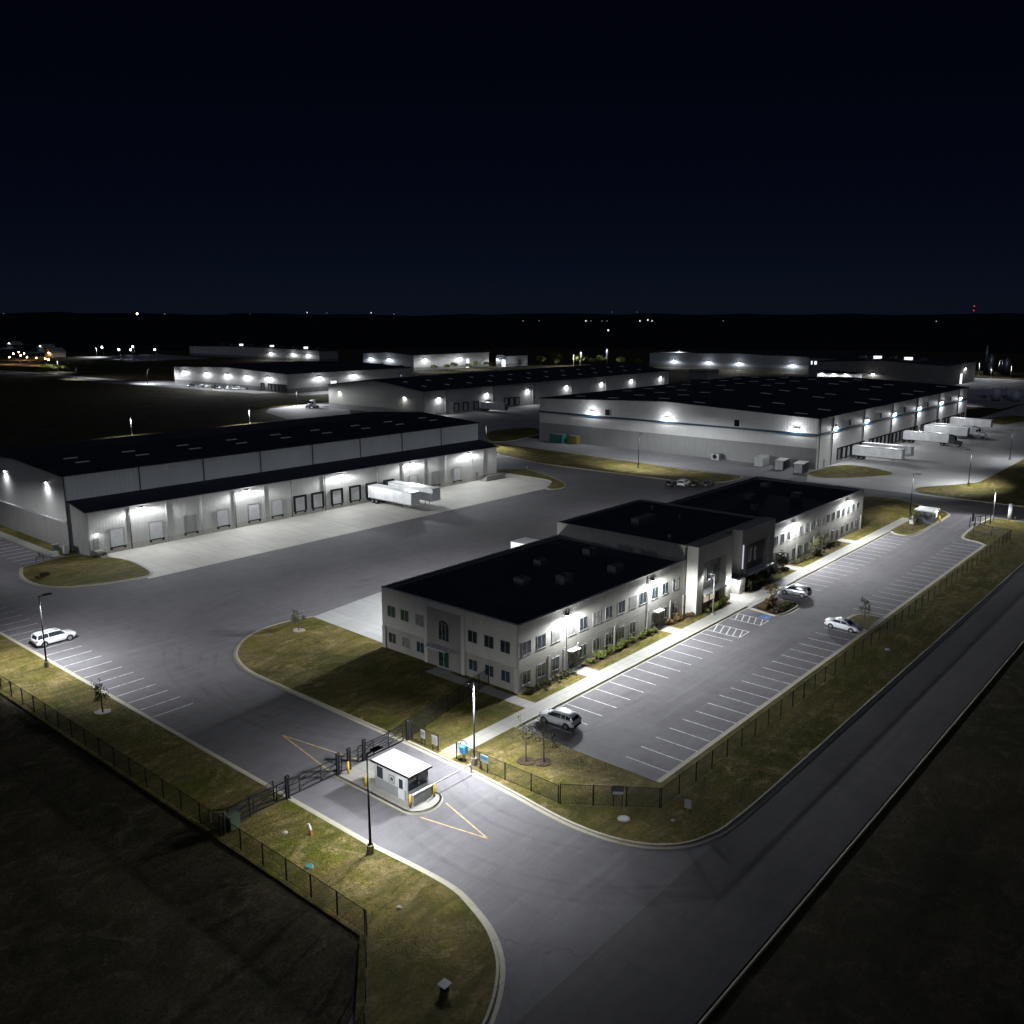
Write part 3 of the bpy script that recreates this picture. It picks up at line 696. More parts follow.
# ------------------------------------------------------------------ painted markings
def lines(name, segs, w, z, mat):
    mb = MB()
    for (a, b) in segs:
        a = Vector(a); b = Vector(b); d = (b - a).normalized(); n = Vector((-d.y, d.x)) * w / 2
        q = [a - n, b - n, b + n, a + n]; mb.quad(*[(p.x, p.y, z) for p in q])
    o = mb.build(name, mat); o['kind'] = 'structure'; return o
SP = 2.735
L1 = [((42.7, 87.5 + SP * k), (47.4, 87.5 + SP * k)) for k in range(38)]
lines('parking_lines', L1, .13, .008, 'white_paint')
L2 = [((68.9 + SP * k, 51.0), (68.9 + SP * k, 55.8)) for k in range(14)] + [((128.6 + SP * k, 51.0), (128.6 + SP * k, 55.8)) for k in range(19)]
L2 += [((68.4 + SP * k, 39.2), (68.4 + SP * k, 44.0)) for k in range(20)] + [((128.6 + SP * k, 39.2), (128.6 + SP * k, 44.0)) for k in range(20)] + [((66.5, 55.85), (105.5, 55.85))]
lines('parking_lines', L2, .13, .008, 'white_paint')
L3 = [((58.2, 163 + SP * k), (63.4, 163 + SP * k)) for k in range(18)]
lines('parking_lines', L3, .2, .008, 'white_paint')
H = [((106.2, 51), (106.2, 55.8)), ((109.2, 51), (109.2, 55.8)), ((106.2, 51), (109.2, 51)), ((112.6, 51), (112.6, 55.8)), ((115.3, 51), (115.3, 55.8)), ((112.6, 51), (115.3, 51))]
for x0, x1 in ((106.2, 109.2), (112.6, 115.3)):
    for k in range(5): H.append(((x0, 51 + k * .95), (x1, 51.9 + k * .95)))
lines('hatched_bay', H, .15, .012, 'white_paint')
sheet('accessible_symbol', [(115.6, 51.2), (117.2, 51.2), (117.2, 52.8), (115.6, 52.8)], .010, 'blue_paint')
mb = MB()
for k in range(14):
    a0, a1 = R(150 + k * 17), R(150 + (k + 1) * 17)
    P = lambda a, r: (116.45 + math.cos(a) * r, 51.75 + math.sin(a) * r, .014)
    mb.quad(P(a0, .36), P(a0, .46), P(a1, .46), P(a1, .36))
mb.quad((116.2, 51.8, .0145), (116.3, 51.8, .0145), (116.3, 52.35, .0145), (116.2, 52.35, .0145)).quad((116.3, 51.8, .0145), (116.7, 51.8, .0145), (116.7, 51.9, .0145), (116.3, 51.9, .0145)).quad((116.18, 52.42, .0145), (116.36, 52.42, .0145), (116.36, 52.6, .0145), (116.18, 52.6, .0145))
mb.build('accessible_symbol', 'white_paint')['kind'] = 'structure'
lines('yellow_chevron', [((49.2, 73.3), (50.9, 63.2)), ((49.2, 73.3), (47.6, 63.2)), ((47.7, 51.4), (49.1, 44.8)), ((50.8, 51.3), (49.1, 44.8))], .13, .009, 'yellow_paint')

# ------------------------------------------------------------------ generic building bits
WIN = {}
def window(bld, c, w, h, face, glass='glass', mull=1, fr='frame', sill=True, name='window'):
    """face: 'f' looks to -y, 'e' looks to -x"""
    key = (w, h, face, glass, mull, fr, sill)
    if key not in WIN:
        f = MB(); t = .055
        def bx(m, u0, z0, u1, z1, d0, d1):
            if face == 'f': m.box(u0, -d1, z0, u1, -d0, z1)
            else: m.box(-d1, -u1, z0, -d0, -u0, z1)
        bx(f, -w / 2 - t, -h / 2 - t, w / 2 + t, -h / 2, 0, .035); bx(f, -w / 2 - t, h / 2, w / 2 + t, h / 2 + t, 0, .035)
        bx(f, -w / 2 - t, -h / 2, -w / 2, h / 2, 0, .035); bx(f, w / 2, -h / 2, w / 2 + t, h / 2, 0, .035)
        for k in range(mull):
            u = -w / 2 + w * (k + 1) / (mull + 1); bx(f, u - .03, -h / 2, u + .03, h / 2, .0, .032)
        if sill: bx(f, -w / 2 - .14, -h / 2 - t - .07, w / 2 + .14, -h / 2 - t - .001, 0, .05)
        p = MB(); bx(p, -w / 2, -h / 2, w / 2, h / 2, 0, .025)
        fo = f.build(name, fr, bld, True); po = p.build('pane', glass, fo, True); WIN[key] = (fo, po)
        fo.location = Vector(c) - wloc(bld); return fo
    fo, po = WIN[key]; a = fo.copy(); COL.objects.link(a); a.parent = bld; a.location = Vector(c) - wloc(bld); a.name = name
    b = po.copy(); COL.objects.link(b); b.parent = a
    return a
DK = {}
def dock_door(bld, x, y, z0, w, h, face='f', seal=True, mat='door_white', d=.25):
    key = (w, h, face, seal, mat, d)
    if key not in DK:
        def bx(m, u0, a0, u1, a1, d0, d1):
            if face == 'f': m.box(u0, -d1, a0, u1, -d0, a1)
            else: m.box(-d1, -u1, a0, -d0, -u0, a1)
        p = MB(); bx(p, -w / 2, 0, w / 2, h, .0, .03)
        for k in range(1, 5): bx(p, -w / 2 + .02, h * k / 5 - .015, w / 2 - .02, h * k / 5 + .015, .03, .042)
        po = p.build('dock_door', mat, bld, True)
        s = MB(); t = .42 if seal else .13; dd = d if seal else .07
        bx(s, -w / 2 - t, -.05, -w / 2, h + t, 0, dd); bx(s, w / 2, -.05, w / 2 + t, h + t, 0, dd); bx(s, -w / 2, h, w / 2, h + t, 0, dd)
        so = s.build('dock_seal' if seal else 'door_frame', 'black_metal' if seal else 'grey_metal', po, True)
        b = MB(); bx(b, -w / 2 - .2, -.55, -w / 2 + .15, -.05, 0, .18); bx(b, w / 2 - .15, -.55, w / 2 + .2, -.05, 0, .18); bx(b, -w / 2 + .2, -.25, w / 2 - .2, -.06, 0, .12)
        bo = b.build('dock_bumper', 'rubber', po, True); DK[key] = (po, so, bo)
        po.location = Vector((x, y, z0)) - wloc(bld); return po
    po, so, bo = DK[key]; a = po.copy(); COL.objects.link(a); a.parent = bld; a.location = Vector((x, y, z0)) - wloc(bld)
    for q in (so, bo): c = q.copy(); COL.objects.link(c); c.parent = a
    return a
def pipe(bld, x, y, z0, z1, r=.09, mat='dark_grey', name='downspout'):
    return MB().tube((x, y, z0), (x, y, z1), r, r, 8).build(name, mat, bld)
def roof_unit(bld, x, y, z, w=2.2, d=1.6, h=1.1):
    o = MB().box(x, y, z, x + w, y + d, z + h).build('rooftop_unit', 'unit_grey', bld)
    MB().tube((x + w * .3, y + d / 2, z + h), (x + w * .3, y + d / 2, z + h + .12), .45, .45, 12).build('fan', 'dark_grey', o)
    return o
def parapet(bld, x0, y0, x1, y1, z, t=.3, h=.35, name='parapet'):
    mb = MB().box(x0, y0, z, x1, y0 + t, z + h).box(x0, y1 - t, z, x1, y1, z + h).box(x0, y0 + t, z, x0 + t, y1 - t, z + h).box(x1 - t, y0 + t, z, x1, y1 - t, z + h)
    return mb.build(name, 'coping', bld)

# ------------------------------------------------------------------ long warehouse with lean-to docks (left)
w1 = thing('warehouse', 'long gabled metal warehouse with a lean-to row of dock doors left of the office', 'warehouse', (68, 158.5, 0))
MB().prism([(165.2, 0), (165.2, 13.85), (187, 15.05), (209, 13.85), (209, 0)], 68., 68.3, 'x').build('end_wall', 'siding_y', w1)
MB().box(67.86, 165.2, 0, 67.995, 209, 5.3).build('base_wall', 'block_dark', w1)
MB().box(67.62, 165.15, 5.3, 67.99, 209, 5.5).build('wall_trim', 'coping', w1)
MB().box(68.3, 165.2, 0, 178.3, 165.5, 13.85).build('upper_wall', 'siding_dark_x', w1)
MB().box(68.3, 208.7, 0, 178.3, 209, 13.85).build('rear_wall', 'siding_dark_x', w1)
MB().prism([(165.5, 0), (165.5, 13.85), (187, 15.05), (208.7, 13.85), (208.7, 0)], 178., 178.3, 'x').build('end_wall', 'siding_y', w1)
rf = MB().prism([(164.9, 13.9), (187, 15.2), (209.3, 13.9), (209.3, 14.1), (187, 15.42), (164.9, 14.1)], 67.7, 178.7, 'x').build('roof', 'roof', w1)
MB().box(67.62, 164.86, 13.88, 67.69, 209.3, 13.9)
for k in range(9):
    for yy in (174.5, 179.2):
        x = 76 + k * 11.8 + rnd.uniform(-.5, .5); z = 14.1 + (yy - 164.9) * .0597
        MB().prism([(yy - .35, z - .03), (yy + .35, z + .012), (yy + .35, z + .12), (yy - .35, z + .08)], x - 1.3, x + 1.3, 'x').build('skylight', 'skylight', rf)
MB().prism([(158.5, 0), (158.5, 7.95), (165.15, 9.1), (165.15, 0)], 68.5, 68.75, 'x').build('lean_to_side', 'block_dark', w1)
MB().prism([(158.5, 0), (158.5, 7.95), (165.15, 9.1), (165.15, 0)], 178.0, 178.25, 'x').build('lean_to_side', 'siding_grey_y', w1)
MB().box(68.75, 158.5, 0, 178.0, 158.75, 7.95).build('front_wall', 'siding_x', w1)
MB().box(68.75, 158.42, 0, 178.0, 158.495, 1.05).build('base_wall', 'apron', w1)
MB().prism([(158.1, 7.98), (165.17, 9.2), (165.17, 9.4), (158.1, 8.18)], 68.2, 178.7, 'x').build('canopy_roof', 'roof', w1)
MB().box(68.2, 157.93, 7.94, 178.7, 158.09, 8.15).build('gutter', 'coping', w1)
pipe(w1, 67.93, 165.05, 0, 13.8, .12, 'dark_grey')
for i, x in enumerate((76.3, 83.5, 90.8, 98.3, 105.2, 112, 120.9, 136.5, 144.2, 151.4, 158.9, 168.6, 173)):
    pipe(w1, x, 158.36, 0, 7.95, .10, ('dark_grey' if i in (0, 3, 5, 6, 7, 8, 9, 12) else 'grey_metal'))
for x in (82.2, 95.8, 109.3, 123, 136.9, 150.3, 164): pipe(w1, x, 165.05, 9.4, 13.85, .11)
for x, s, m in ((73.7, 0, 'door_white'), (81.2, 0, 'door_white'), (88.3, 0, 'door_grey'), (95.4, 0, 'door_white'), (102.6, 0, 'door_white'), (108.2, 0, 'door_white'),
                (114.1, 1, 'door_white'), (118.8, 1, 'door_white'), (124.1, 1, 'door_white'), (129.3, 1, 'door_white'), (134.2, 1, 'door_white'), (139.6, 1, 'door_white'), (147.6, 0, 'door_white'), (155.2, 0, 'door_grey'), (163, 0, 'door_white')):
    dock_door(w1, x, 158.42, 1.1, 2.5, 2.95 if s else 3.2, 'f', bool(s), m)
MB().box(169.9, 158.38, .05, 170.9, 158.42, 2.2).build('personnel_door', 'door_grey', w1)
pd = MB().box(69.3, 158.38, 1.1, 70.3, 158.42, 3.2).build('personnel_door', 'door_grey', w1)
MB().box(70.12, 158.33, 2.05, 70.2, 158.38, 2.12).build('handle', 'grey_metal', pd)
for x in (78.6, 101.2, 125.2, 147.2, 167.3): wall_pack(w1, x, 158.42, 7.35, (0, -1), 'w1', 1150, flat=.24, expo=-1.4, off=.8, back=.035)
wall_pack(w1, 69.9, 158.42, 4.0, (0, -1), 'door', 60, .5, off=.4)
for y in (172.4, 191.6): wall_pack(w1, 67.98, y, 12.0, (-1, 0), 'w1g', 1100, up=.0, off=.4, flat=.05, expo=2.4, back=.55, front=False)
st = thing('dock_stairs', 'concrete steps with pipe rails at the near end of the left warehouse', 'stairs', (70, 158.4, 0))
mb = MB()
for k in range(6): mb.box(71.0 + k * .32 if 0 else 69.2, 157.1 - (5 - k) * .32 - .0, k * .183, 70.5, 157.1 - (5 - k) * .32 + .32 if k < 5 else 158.4, (k + 1) * .183)
mb.build('steps', 'walk', st)
for x in (69.15, 70.55):
    m = MB()
    for yy, zz in ((155.5, .1), (157.1, 1.1), (158.3, 1.1)): m.tube((x, yy, zz), (x, yy, zz + .95), .025, .025, 6)
    m.tube((x, 155.5, 1.05), (x, 157.1, 2.05), .025, .025, 6).tube((x, 157.1, 2.05), (x, 158.3, 2.05), .025, .025, 6); m.build('handrail', 'grey_metal', st)
rp = thing('concrete_ramp', 'low pale concrete ramp at the far corner of the left warehouse dock row', 'ramp', (174, 157, 0))
MB().prism([(170.5, 0.02), (174.5, .95), (178.2, .95), (178.2, .02)], 155.6, 157.9, 'y').build('ramp_body', 'walk', rp)
MB().box(171, 155.45, .02, 178.3, 155.58, 1.25).build('kerb_wall', 'walk', rp)

# ------------------------------------------------------------------ office
of = thing('office_building', 'two storey pale office block with a taller centre bay and glazed entrance by the lot', 'office', (73, 61.4, 0))
# left wing
MB().box(73, 61.4, 3.12, 110, 61.7, 8.2).build('front_wall', 'tilt_up', of)
MB().box(73, 61.4, 0, 110, 61.7, 3.1).build('ground_floor_wall', 'split_face', of)
MB().box(73, 61.72, 3.12, 73.3, 84.5, 8.2).build('end_wall', 'tilt_up_end', of)
MB().box(73.06, 61.72, 0, 73.3, 84.5, 3.1).build('ground_floor_wall', 'split_face', of)
MB().box(73.3, 84.2, 0, 110, 84.5, 8.2).build('rear_wall', 'tilt_up', of)
MB().box(73.3, 61.7, 7.55, 110, 84.2, 7.7).build('roof', 'roof', of)
MB().box(72.97, 61.37, 8.2, 110, 61.75, 8.28).box(72.97, 61.75, 8.2, 73.35, 84.53, 8.28).box(73.35, 84.15, 8.2, 110, 84.53, 8.28).build('coping', 'coping', of)
# end entrance bay: taupe panel, pilasters, arched stair window, canopy, door
MB().box(72.93, 70.35, .0, 72.995, 76.0, 7.45).build('entrance_panel', 'tan_end', of)
for y0, y1 in ((69.75, 70.3), (76.05, 76.6)): MB().box(72.86, y0, 0, 72.995, y1, 7.6).build('pilaster', 'tilt_up_end', of)
for y0, y1 in ((61.42, 62.0), (83.9, 84.5)): MB().box(72.9, y0, 0, 72.995, y1, 3.12).build('pilaster', 'tilt_up_end', of)
window(of, (72.92, 73.2, 4.75), 1.7, 2.1, 'e', 'glass', 2, sill=False, name='stair_window')
ar = [(73.2 + .92 * math.cos(R(a)), 5.83 + .5 * math.sin(R(a))) for a in range(0, 181, 15)]
aw = MB().prism(ar, 72.86, 72.93, 'x').build('arch_frame', 'frame', of)
MB().prism([(73.2 + (y - 73.2) * .86, 5.84 + (z - 5.83) * .82) for y, z in ar], 72.84, 72.858, 'x').build('pane', 'glass', aw)
MB().box(71.7, 71.9, 2.75, 72.92, 75.3, 2.95).build('entrance_canopy', 'coping', of)
dr = MB().box(72.88, 72.3, .13, 72.925, 74.2, 2.45).build('entrance_door', 'frame', of)
for y0, y1 in ((72.4, 73.18), (73.3, 74.1)): MB().box(72.865, y0, .3, 72.879, y1, 2.35).build('pane', 'glass_green', dr)
MB().box(72.82, 73.2, 1.0, 72.86, 73.26, 1.3).build('handle', 'grey_metal', dr)
for y, g in ((82.7, 'glass_green'), (80.2, 'glass_green'), (77.5, 'blind'), (68.5, 'glass'), (65.9, 'glass'), (63.4, 'glass')):
    window(of, (73, y, 5.3), 1.4, 1.4, 'e', g, 1, sill=False)
for y, g in ((82.7, 'glass'), (80.2, 'blind'), (77.5, 'glass_blue'), (68.5, 'glass_blue'), (65.9, 'glass_blue'), (63.4, 'glass_blue')):
    window(of, (73.05, y, 1.72), 1.3, 1.3, 'e', g, 1, sill=True)
UX = (74.4, 77.1, 79.8, 82.9, 85.3, 88.1, 90.8, 93.7, 96.4, 98.8, 101.8, 104.5, 107.3)
for i, x in enumerate(UX):
    window(of, (x, 61.4, 5.3), 1.5, 1.55, 'f', 'blind' if i in (2, 3, 5, 8) else 'glass', 1)
    if i in (3, 9): continue
    window(of, (x, 61.4, 1.75), 1.35, 1.5, 'f', 'glass', 1)
for x in (82.9, 102.4):
    d = MB().box(x - .55, 61.34, .13, x + .55, 61.39, 2.3).build('entrance_door', 'frame', of)
    MB().box(x - .42, 61.325, .3, x + .42, 61.338, 2.15).build('pane', 'glass', d); MB().box(x + .3, 61.28, 1.0, x + .36, 61.325, 1.25).build('handle', 'grey_metal', d)
    MB().box(x - .9, 60.5, 2.62, x + .9, 61.39, 2.74).build('door_hood', 'coping', of)
for x in (78.5, 81.4, 84.2, 92.2, 100.3, 106, 109.6): MB().box(x - .16, 61.3, 0, x + .16, 61.395, 3.12).build('pilaster', 'tilt_up', of)
for x in (81.9, 99.9): pipe(of, x, 61.3, 0, 7.9, .07, 'white_metal')
# right wing
MB().box(134.3, 61.4, 3.12, 180.6, 61.7, 8.2).build('front_wall', 'tilt_up', of)
MB().box(134.3, 61.4, 0, 180.6, 61.7, 3.1).build('ground_floor_wall', 'split_face', of)
MB().box(180.3, 61.7, 0, 180.6, 84.5, 8.2).build('end_wall', 'tilt_up_end', of)
MB().box(134.3, 84.2, 0, 180.3, 84.5, 8.2).build('rear_wall', 'tilt_up', of)
MB().box(134.3, 61.7, 7.55, 180.3, 84.2, 7.7).build('roof', 'roof', of)
MB().box(134.3, 61.37, 8.2, 180.63, 61.75, 8.28).box(180.25, 61.75, 8.2, 180.63, 84.53, 8.28).box(134.3, 84.15, 8.2, 180.25, 84.53, 8.28).build('coping', 'coping', of)
for i in range(17):
    x = 137.6 + i * 2.5
    window(of, (x, 61.4, 5.3), 1.25, 1.5, 'f', 'blind' if i in (4, 9) else 'glass', 1)
    if i in (3, 12): continue
    window(of, (x, 61.4, 1.75), 1.25, 1.5, 'f', 'glass', 1)
for x in (145.1, 167.6):
    d = MB().box(x - .55, 61.34, .13, x + .55, 61.39, 2.3).build('entrance_door', 'frame', of)
    MB().box(x - .42, 61.325, .3, x + .42, 61.338, 2.15).build('pane', 'glass', d)
for x in (136.3, 141.4, 148.9, 156.4, 163.9, 171.4, 179.9): MB().box(x - .16, 61.3, 0, x + .16, 61.395, 3.12).build('pilaster', 'tilt_up', of)
# centre
MB().box(110.03, 61.7, 0, 134.27, 84.7, 9.95).build('centre_block', 'tilt_up', of)
MB().box(110.4, 62, 9.96, 133.9, 84.3, 10.0).build('roof', 'roof', of)
MB().box(110.0, 61.5, 9.96, 134.3, 61.95, 10.3).box(110.0, 61.95, 9.96, 110.35, 84.73, 10.3).box(133.95, 61.95, 9.96, 134.3, 84.73, 10.3).box(110.35, 84.35, 9.96, 133.95, 84.73, 10.3).build('parapet', 'tilt_up', of)
for x0, x1 in ((110.2, 120.7), (123.7, 135.2)):
    MB().box(x0, 59.6, 0, x0 + 1.8, 61.38, 10.3).build('entrance_pier', 'tilt_up', of)
    MB().box(x1 - 1.8, 59.6, 0, x1, 61.38, 10.3).build('entrance_pier', 'tilt_up', of)
    MB().box(x0 + 1.8, 59.62, 7.7, x1 - 1.8, 61.38, 10.28).build('entrance_header', 'tilt_up', of)
    MB().box(x0 + 1.8, 60.7, 3.1, x1 - 1.8, 61.38, 7.7).build('entrance_panel', 'brown_panel', of)
    MB().box(x0 + 1.8, 60.9, 0, x1 - 1.8, 61.38, 3.1).build('ground_floor_wall', 'split_face', of)
    MB().box(x0 + 1.8, 59.2, 2.75, x1 - (1.8 if x0 < 120 else .2), 60.68, 2.98).build('entrance_canopy', 'coping', of)
    for k in range(3): window(of, (x0 + 3.4 + k * 1.85, 60.7, 5.2), 1.15, 2.2, 'f', 'glass' if k else 'blind', 1, sill=False)
    for k in range(3):
        window(of, (x0 + 3.4 + k * 1.85, 60.9, 1.6), 1.5, 1.7, 'f', 'lit_warm' if (x0 < 120) else 'glass', 1, sill=False)
MB().box(120.75, 61.45, 0, 123.65, 61.68, 3.1).build('lobby_front', 'glass', of)
for x in (120.9, 122.2, 123.4): MB().box(x, 61.38, .13, x + .1, 61.44, 3.1).build('mullion', 'frame', of)
MB().box(120.75, 58.6, 3.15, 124.4, 61.4, 3.4).build('lobby_canopy', 'dark_grey', of)
l = MB().box(121.6, 58.9, 3.05, 124.0, 60.6, 3.145).build('canopy_light', 'lens', of)
add_light(l, (122.6, 59.8, 2.95), 'lobby', power=45, flat=.35, expo=-1., size=170)
l = MB().box(119.0, 58.9, 2.98, 120.6, 59.5, 3.1).build('canopy_light', 'lens', of)
l = MB().box(124.0, 59.42, 4.2, 124.12, 59.59, 8.0).build('light_strip', 'lit_strip', of)
for x, z, d in ((90, 7.7, 68), (86.5, 7.7, 72), (95, 7.7, 76), (104, 7.7, 74), (99, 7.7, 66), (150, 7.7, 70), (158, 7.7, 75), (166, 7.7, 69), (172, 7.7, 78)): roof_unit(of, x, d, z, rnd.uniform(1.4, 2.4), rnd.uniform(1.2, 1.8), rnd.uniform(.7, 1.2))
MB().box(117, 74, 10.0, 122, 75.4, 11.1).build('rooftop_unit', 'unit_grey', of)
for x, y in ((113, 66), (126, 72), (129, 79)): MB().tube((x, y, 10), (x, y, 10.7), .25, .25, 10).build('roof_vent', 'grey_metal', of)
for x in (81.9, 101.0, 146.4, 171.6): wall_pack(of, x, 61.4, 7.2, (0, -1), 'of', 5000, .85, flat=.3, expo=-.75, back=.012)
for x in (82, 100, 157): wall_pack(of, x, 84.5, 7.2, (0, 1), 'ofr', 3200, flat=.25, expo=-1.3, back=.05, off=1.1)

# ------------------------------------------------------------------ blue stripe warehouse (right)
w2 = thing('warehouse', 'big flat grey warehouse with a blue stripe and trailers backed to its right side', 'warehouse', (245, 97.5, 0))
MB().prism([(97.5, 10.1), (97.5, 14.3), (147, 16.2), (197.5, 14.3), (197.5, 10.1)], 245, 245.3, 'x').build('upper_wall', 'siding_grey_y', w2)
MB().box(244.97, 97.5, 6.0, 245.3, 197.5, 9.5).build('middle_wall', 'siding_grey_y', w2)
MB().box(244.8, 97.3, 9.5, 245.3, 197.5, 10.1).build('blue_stripe', 'blue_stripe', w2)
MB().box(244.9, 97.48, 0, 245.3, 197.5, 6.0).build('base_wall', 'block_grey', w2)
MB().box(245.3, 97.5, 0, 398, 97.8, 9.5).build('front_wall', 'siding_pale_x', w2)
MB().box(245.3, 97.5, 10.1, 398, 97.8, 14.3).build('upper_wall', 'siding_pale_x', w2)
MB().box(245.3, 97.3, 9.5, 398, 97.8, 10.1).build('blue_stripe', 'blue_stripe', w2)
MB().prism([(97.8, 0), (97.8, 14.3), (147, 16.2), (197.5, 14.3), (197.5, 0)], 397.7, 398, 'x').build('end_wall', 'siding_grey_y', w2)
MB().box(245.3, 197.2, 0, 397.7, 197.5, 14.3).build('rear_wall', 'siding_pale_x', w2)
rf = MB().prism([(97.2, 14.32), (147, 16.22), (197.8, 14.32), (197.8, 14.55), (147, 16.45), (97.2, 14.55)], 244.7, 398.3, 'x').build('roof', 'roof', w2)
for i in range(10):
    for j in range(6):
        y = 104.5 + j * 16.5; x = 251 + i * 15 + rnd.uniform(-.6, .6) + (4 if j % 2 else 0); z = 14.55 + (y - 97.2) * .03815 if y < 147 else 14.55 + (197.8 - y) * .0374
        if x > 395 or rnd.random() < .2: continue
        y += rnd.uniform(-1, 1)
        s = .03815 if y < 145 else -.0374
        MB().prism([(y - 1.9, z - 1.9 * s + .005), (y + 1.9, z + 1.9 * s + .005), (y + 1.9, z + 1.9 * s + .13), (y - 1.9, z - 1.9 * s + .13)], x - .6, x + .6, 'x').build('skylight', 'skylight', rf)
for y in (122.2, 168.8): MB().box(244.93, y - .8, 10.35, 244.98, y + .8, 12.3).build('wall_vent', 'black_metal', w2)
for x in (269, 295.8, 319.4, 345, 374): MB().box(x - .5, 97.35, 10.4, x + .5, 97.49, 12.0).build('wall_vent', 'black_metal', w2)
for y in (103.7, 145.8, 174.8): wall_pack(w2, 244.96, y, 11.0, (-1, 0), 'w2l', 800, 1.2, up=.5, off=.5)
for x in (258.2, 283.4, 309.3, 335.8, 362.2, 387.6): wall_pack(w2, x, 97.48, 10.7, (0, -1), 'w2r', 3000, 1.6, flat=.1, expo=.1, up=.12, back=.25, off=.45)
k = 0; x = 262.
while x < 396:
    if not any(abs(x - a) < 1.3 for a in (283.4, 309.3, 335.8, 362.2, 387.6)): dock_door(w2, x, 97.5, 1.2, 2.5, 2.9, 'f', True, 'door_white' if k % 3 else 'door_grey')
    k += 1; x += 3.75
for x in (246.5, 256, 281, 307, 333, 359, 385, 397.3): pipe(w2, x, 97.38, 0, 14.2, .12)
MB().box(250.5, 97.38, .05, 251.6, 97.48, 2.3).build('personnel_door', 'door_grey', w2)
MB().box(244.8, 152, .05, 244.89, 153.2, 2.3).build('personnel_door', 'door_grey', w2)

# ------------------------------------------------------------------ middle warehouse behind
w3 = thing('warehouse', 'tan and grey gabled warehouse with arched light pools along its side, behind the left warehouse', 'warehouse', (268, 280, 0))
MB().prism([(280, 0), (280, 10.9), (312, 14.6), (345, 10.9), (345, 0)], 268, 268.3, 'x').build('end_wall', 'siding_tan_y', w3)
MB().box(268.3, 280, 0, 470, 280.3, 10.9).build('front_wall', 'siding_pale_x', w3)
MB().box(268.3, 344.7, 0, 470, 345, 10.9).build('rear_wall', 'siding_pale_x', w3)
MB().prism([(280.3, 0), (280.3, 10.9), (312, 14.6), (344.7, 10.9), (344.7, 0)], 469.7, 470, 'x').build('end_wall', 'siding_tan_y', w3)
MB().box(267.9, 280, 0, 267.99, 345, 2.4).build('base_wall', 'block_grey', w3)
rf = MB().prism([(279.6, 10.95), (312, 14.65), (345.4, 10.95), (345.4, 11.15), (312, 14.85), (279.6, 11.15)], 267.6, 470.4, 'x').build('roof', 'roof', w3)
for i in range(13):
    for yy in (289, 301):
        x = 277 + i * 14.5; z = 11.15 + (yy - 279.6) * .1142
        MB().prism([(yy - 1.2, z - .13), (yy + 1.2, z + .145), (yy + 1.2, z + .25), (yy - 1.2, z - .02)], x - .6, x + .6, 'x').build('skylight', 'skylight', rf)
for y in (291.9, 336.6): wall_pack(w3, 267.98, y, 7.8, (-1, 0), 'w3g', 560, 1.2, expo=.8, flat=.1, back=.4, front=False)
for x in (276.9, 308, 337.7, 369.1, 400.2, 429.4, 460.4): wall_pack(w3, x, 280, 7.7, (0, -1), 'w3', 1200, 1.2, expo=.6, flat=.1, back=.35, front=False); pipe(w3, x + 4, 279.85, 0, 10.8, .13, 'white_metal')
for x in (277, 281.5, 288, 294, 301, 309, 322, 326, 330): dock_door(w3, x, 280, 1.1, 2.6, 3.2, 'f', x > 285, 'door_white')

# ------------------------------------------------------------------ far buildings
def shed(label, x0, y0, x1, y1, h, mf, me, fl=(), el=(), key='far', power=1200, lz=8., rise=1.5, docks=(), off=1.0, name='warehouse', cat='warehouse'):
    b = thing(name, label, cat, (x0, y0, 0)); ym = (y0 + y1) / 2
    MB().box(x0 + .3, y0, 0, x1, y0 + .3, h).build('front_wall', mf, b)
    MB().prism([(y0, 0), (y0, h), (ym, h + rise), (y1, h), (y1, 0)], x0, x0 + .3, 'x').build('end_wall', me, b)
    MB().prism([(y0 + .3, 0), (y0 + .3, h), (ym, h + rise), (y1, h), (y1, 0)], x1 - .3, x1, 'x').build('end_wall', me, b)
    MB().box(x0 + .3, y1 - .3, 0, x1 - .3, y1, h).build('rear_wall', mf, b)
    MB().prism([(y0 - .3, h + .03), (ym, h + rise + .03), (y1 + .3, h + .03), (y1 + .3, h + .25), (ym, h + rise + .25), (y0 - .3, h + .25)], x0 - .3, x1 + .3, 'x').build('roof', 'roof', b)
    MB().box(x0 - .06, y0 - .06, 0, x0 - .005, y1, 2.6).box(x0 - .005, y0 - .06, 0, x1, y0 - .005, 2.6).build('base_wall', 'block_grey', b)
    for x in fl: wall_pack(b, x, y0 - .06, lz, (0, -1), key, power, 1.6, flat=.3, expo=-1., off=off, up=.12)
    for y in el: wall_pack(b, x0 - .06, y, lz, (-1, 0), key, power, 1.6, flat=.3, expo=-1., off=off, up=.12)
    for f, c in docks: dock_door(b, *((c, y0 - .06, 1.2) if f == 'f' else (x0 - .06, c, 1.2)), 2.6, 3.2, f, True, 'door_grey')
    return b
b = shed('grey gabled warehouse with a row of cars along its lit end wall, far left', 304, 428, 400, 551, 10.6, 'siding_pale_x', 'siding_grey_y', (326, 352), (446, 468, 489, 512, 538), 'far4', 1700, 8., 1.8, [('e', 436 + k * 3.6) for k in range(0, 0)] + [('e', c) for c in (431.5, 434.9, 438.3, 441.7, 445.1, 452)])
MB().box(334.5, 427.85, .1, 338.5, 427.93, 5.2).build('lit_doorway', 'lit_window', b)
b = shed('long low grey warehouse on the skyline behind the far left one', 543, 711, 566, 947, 10.5, 'siding_pale_x', 'siding_grey_y', (), (728, 752, 790), 'far5', 1600, 6.5)
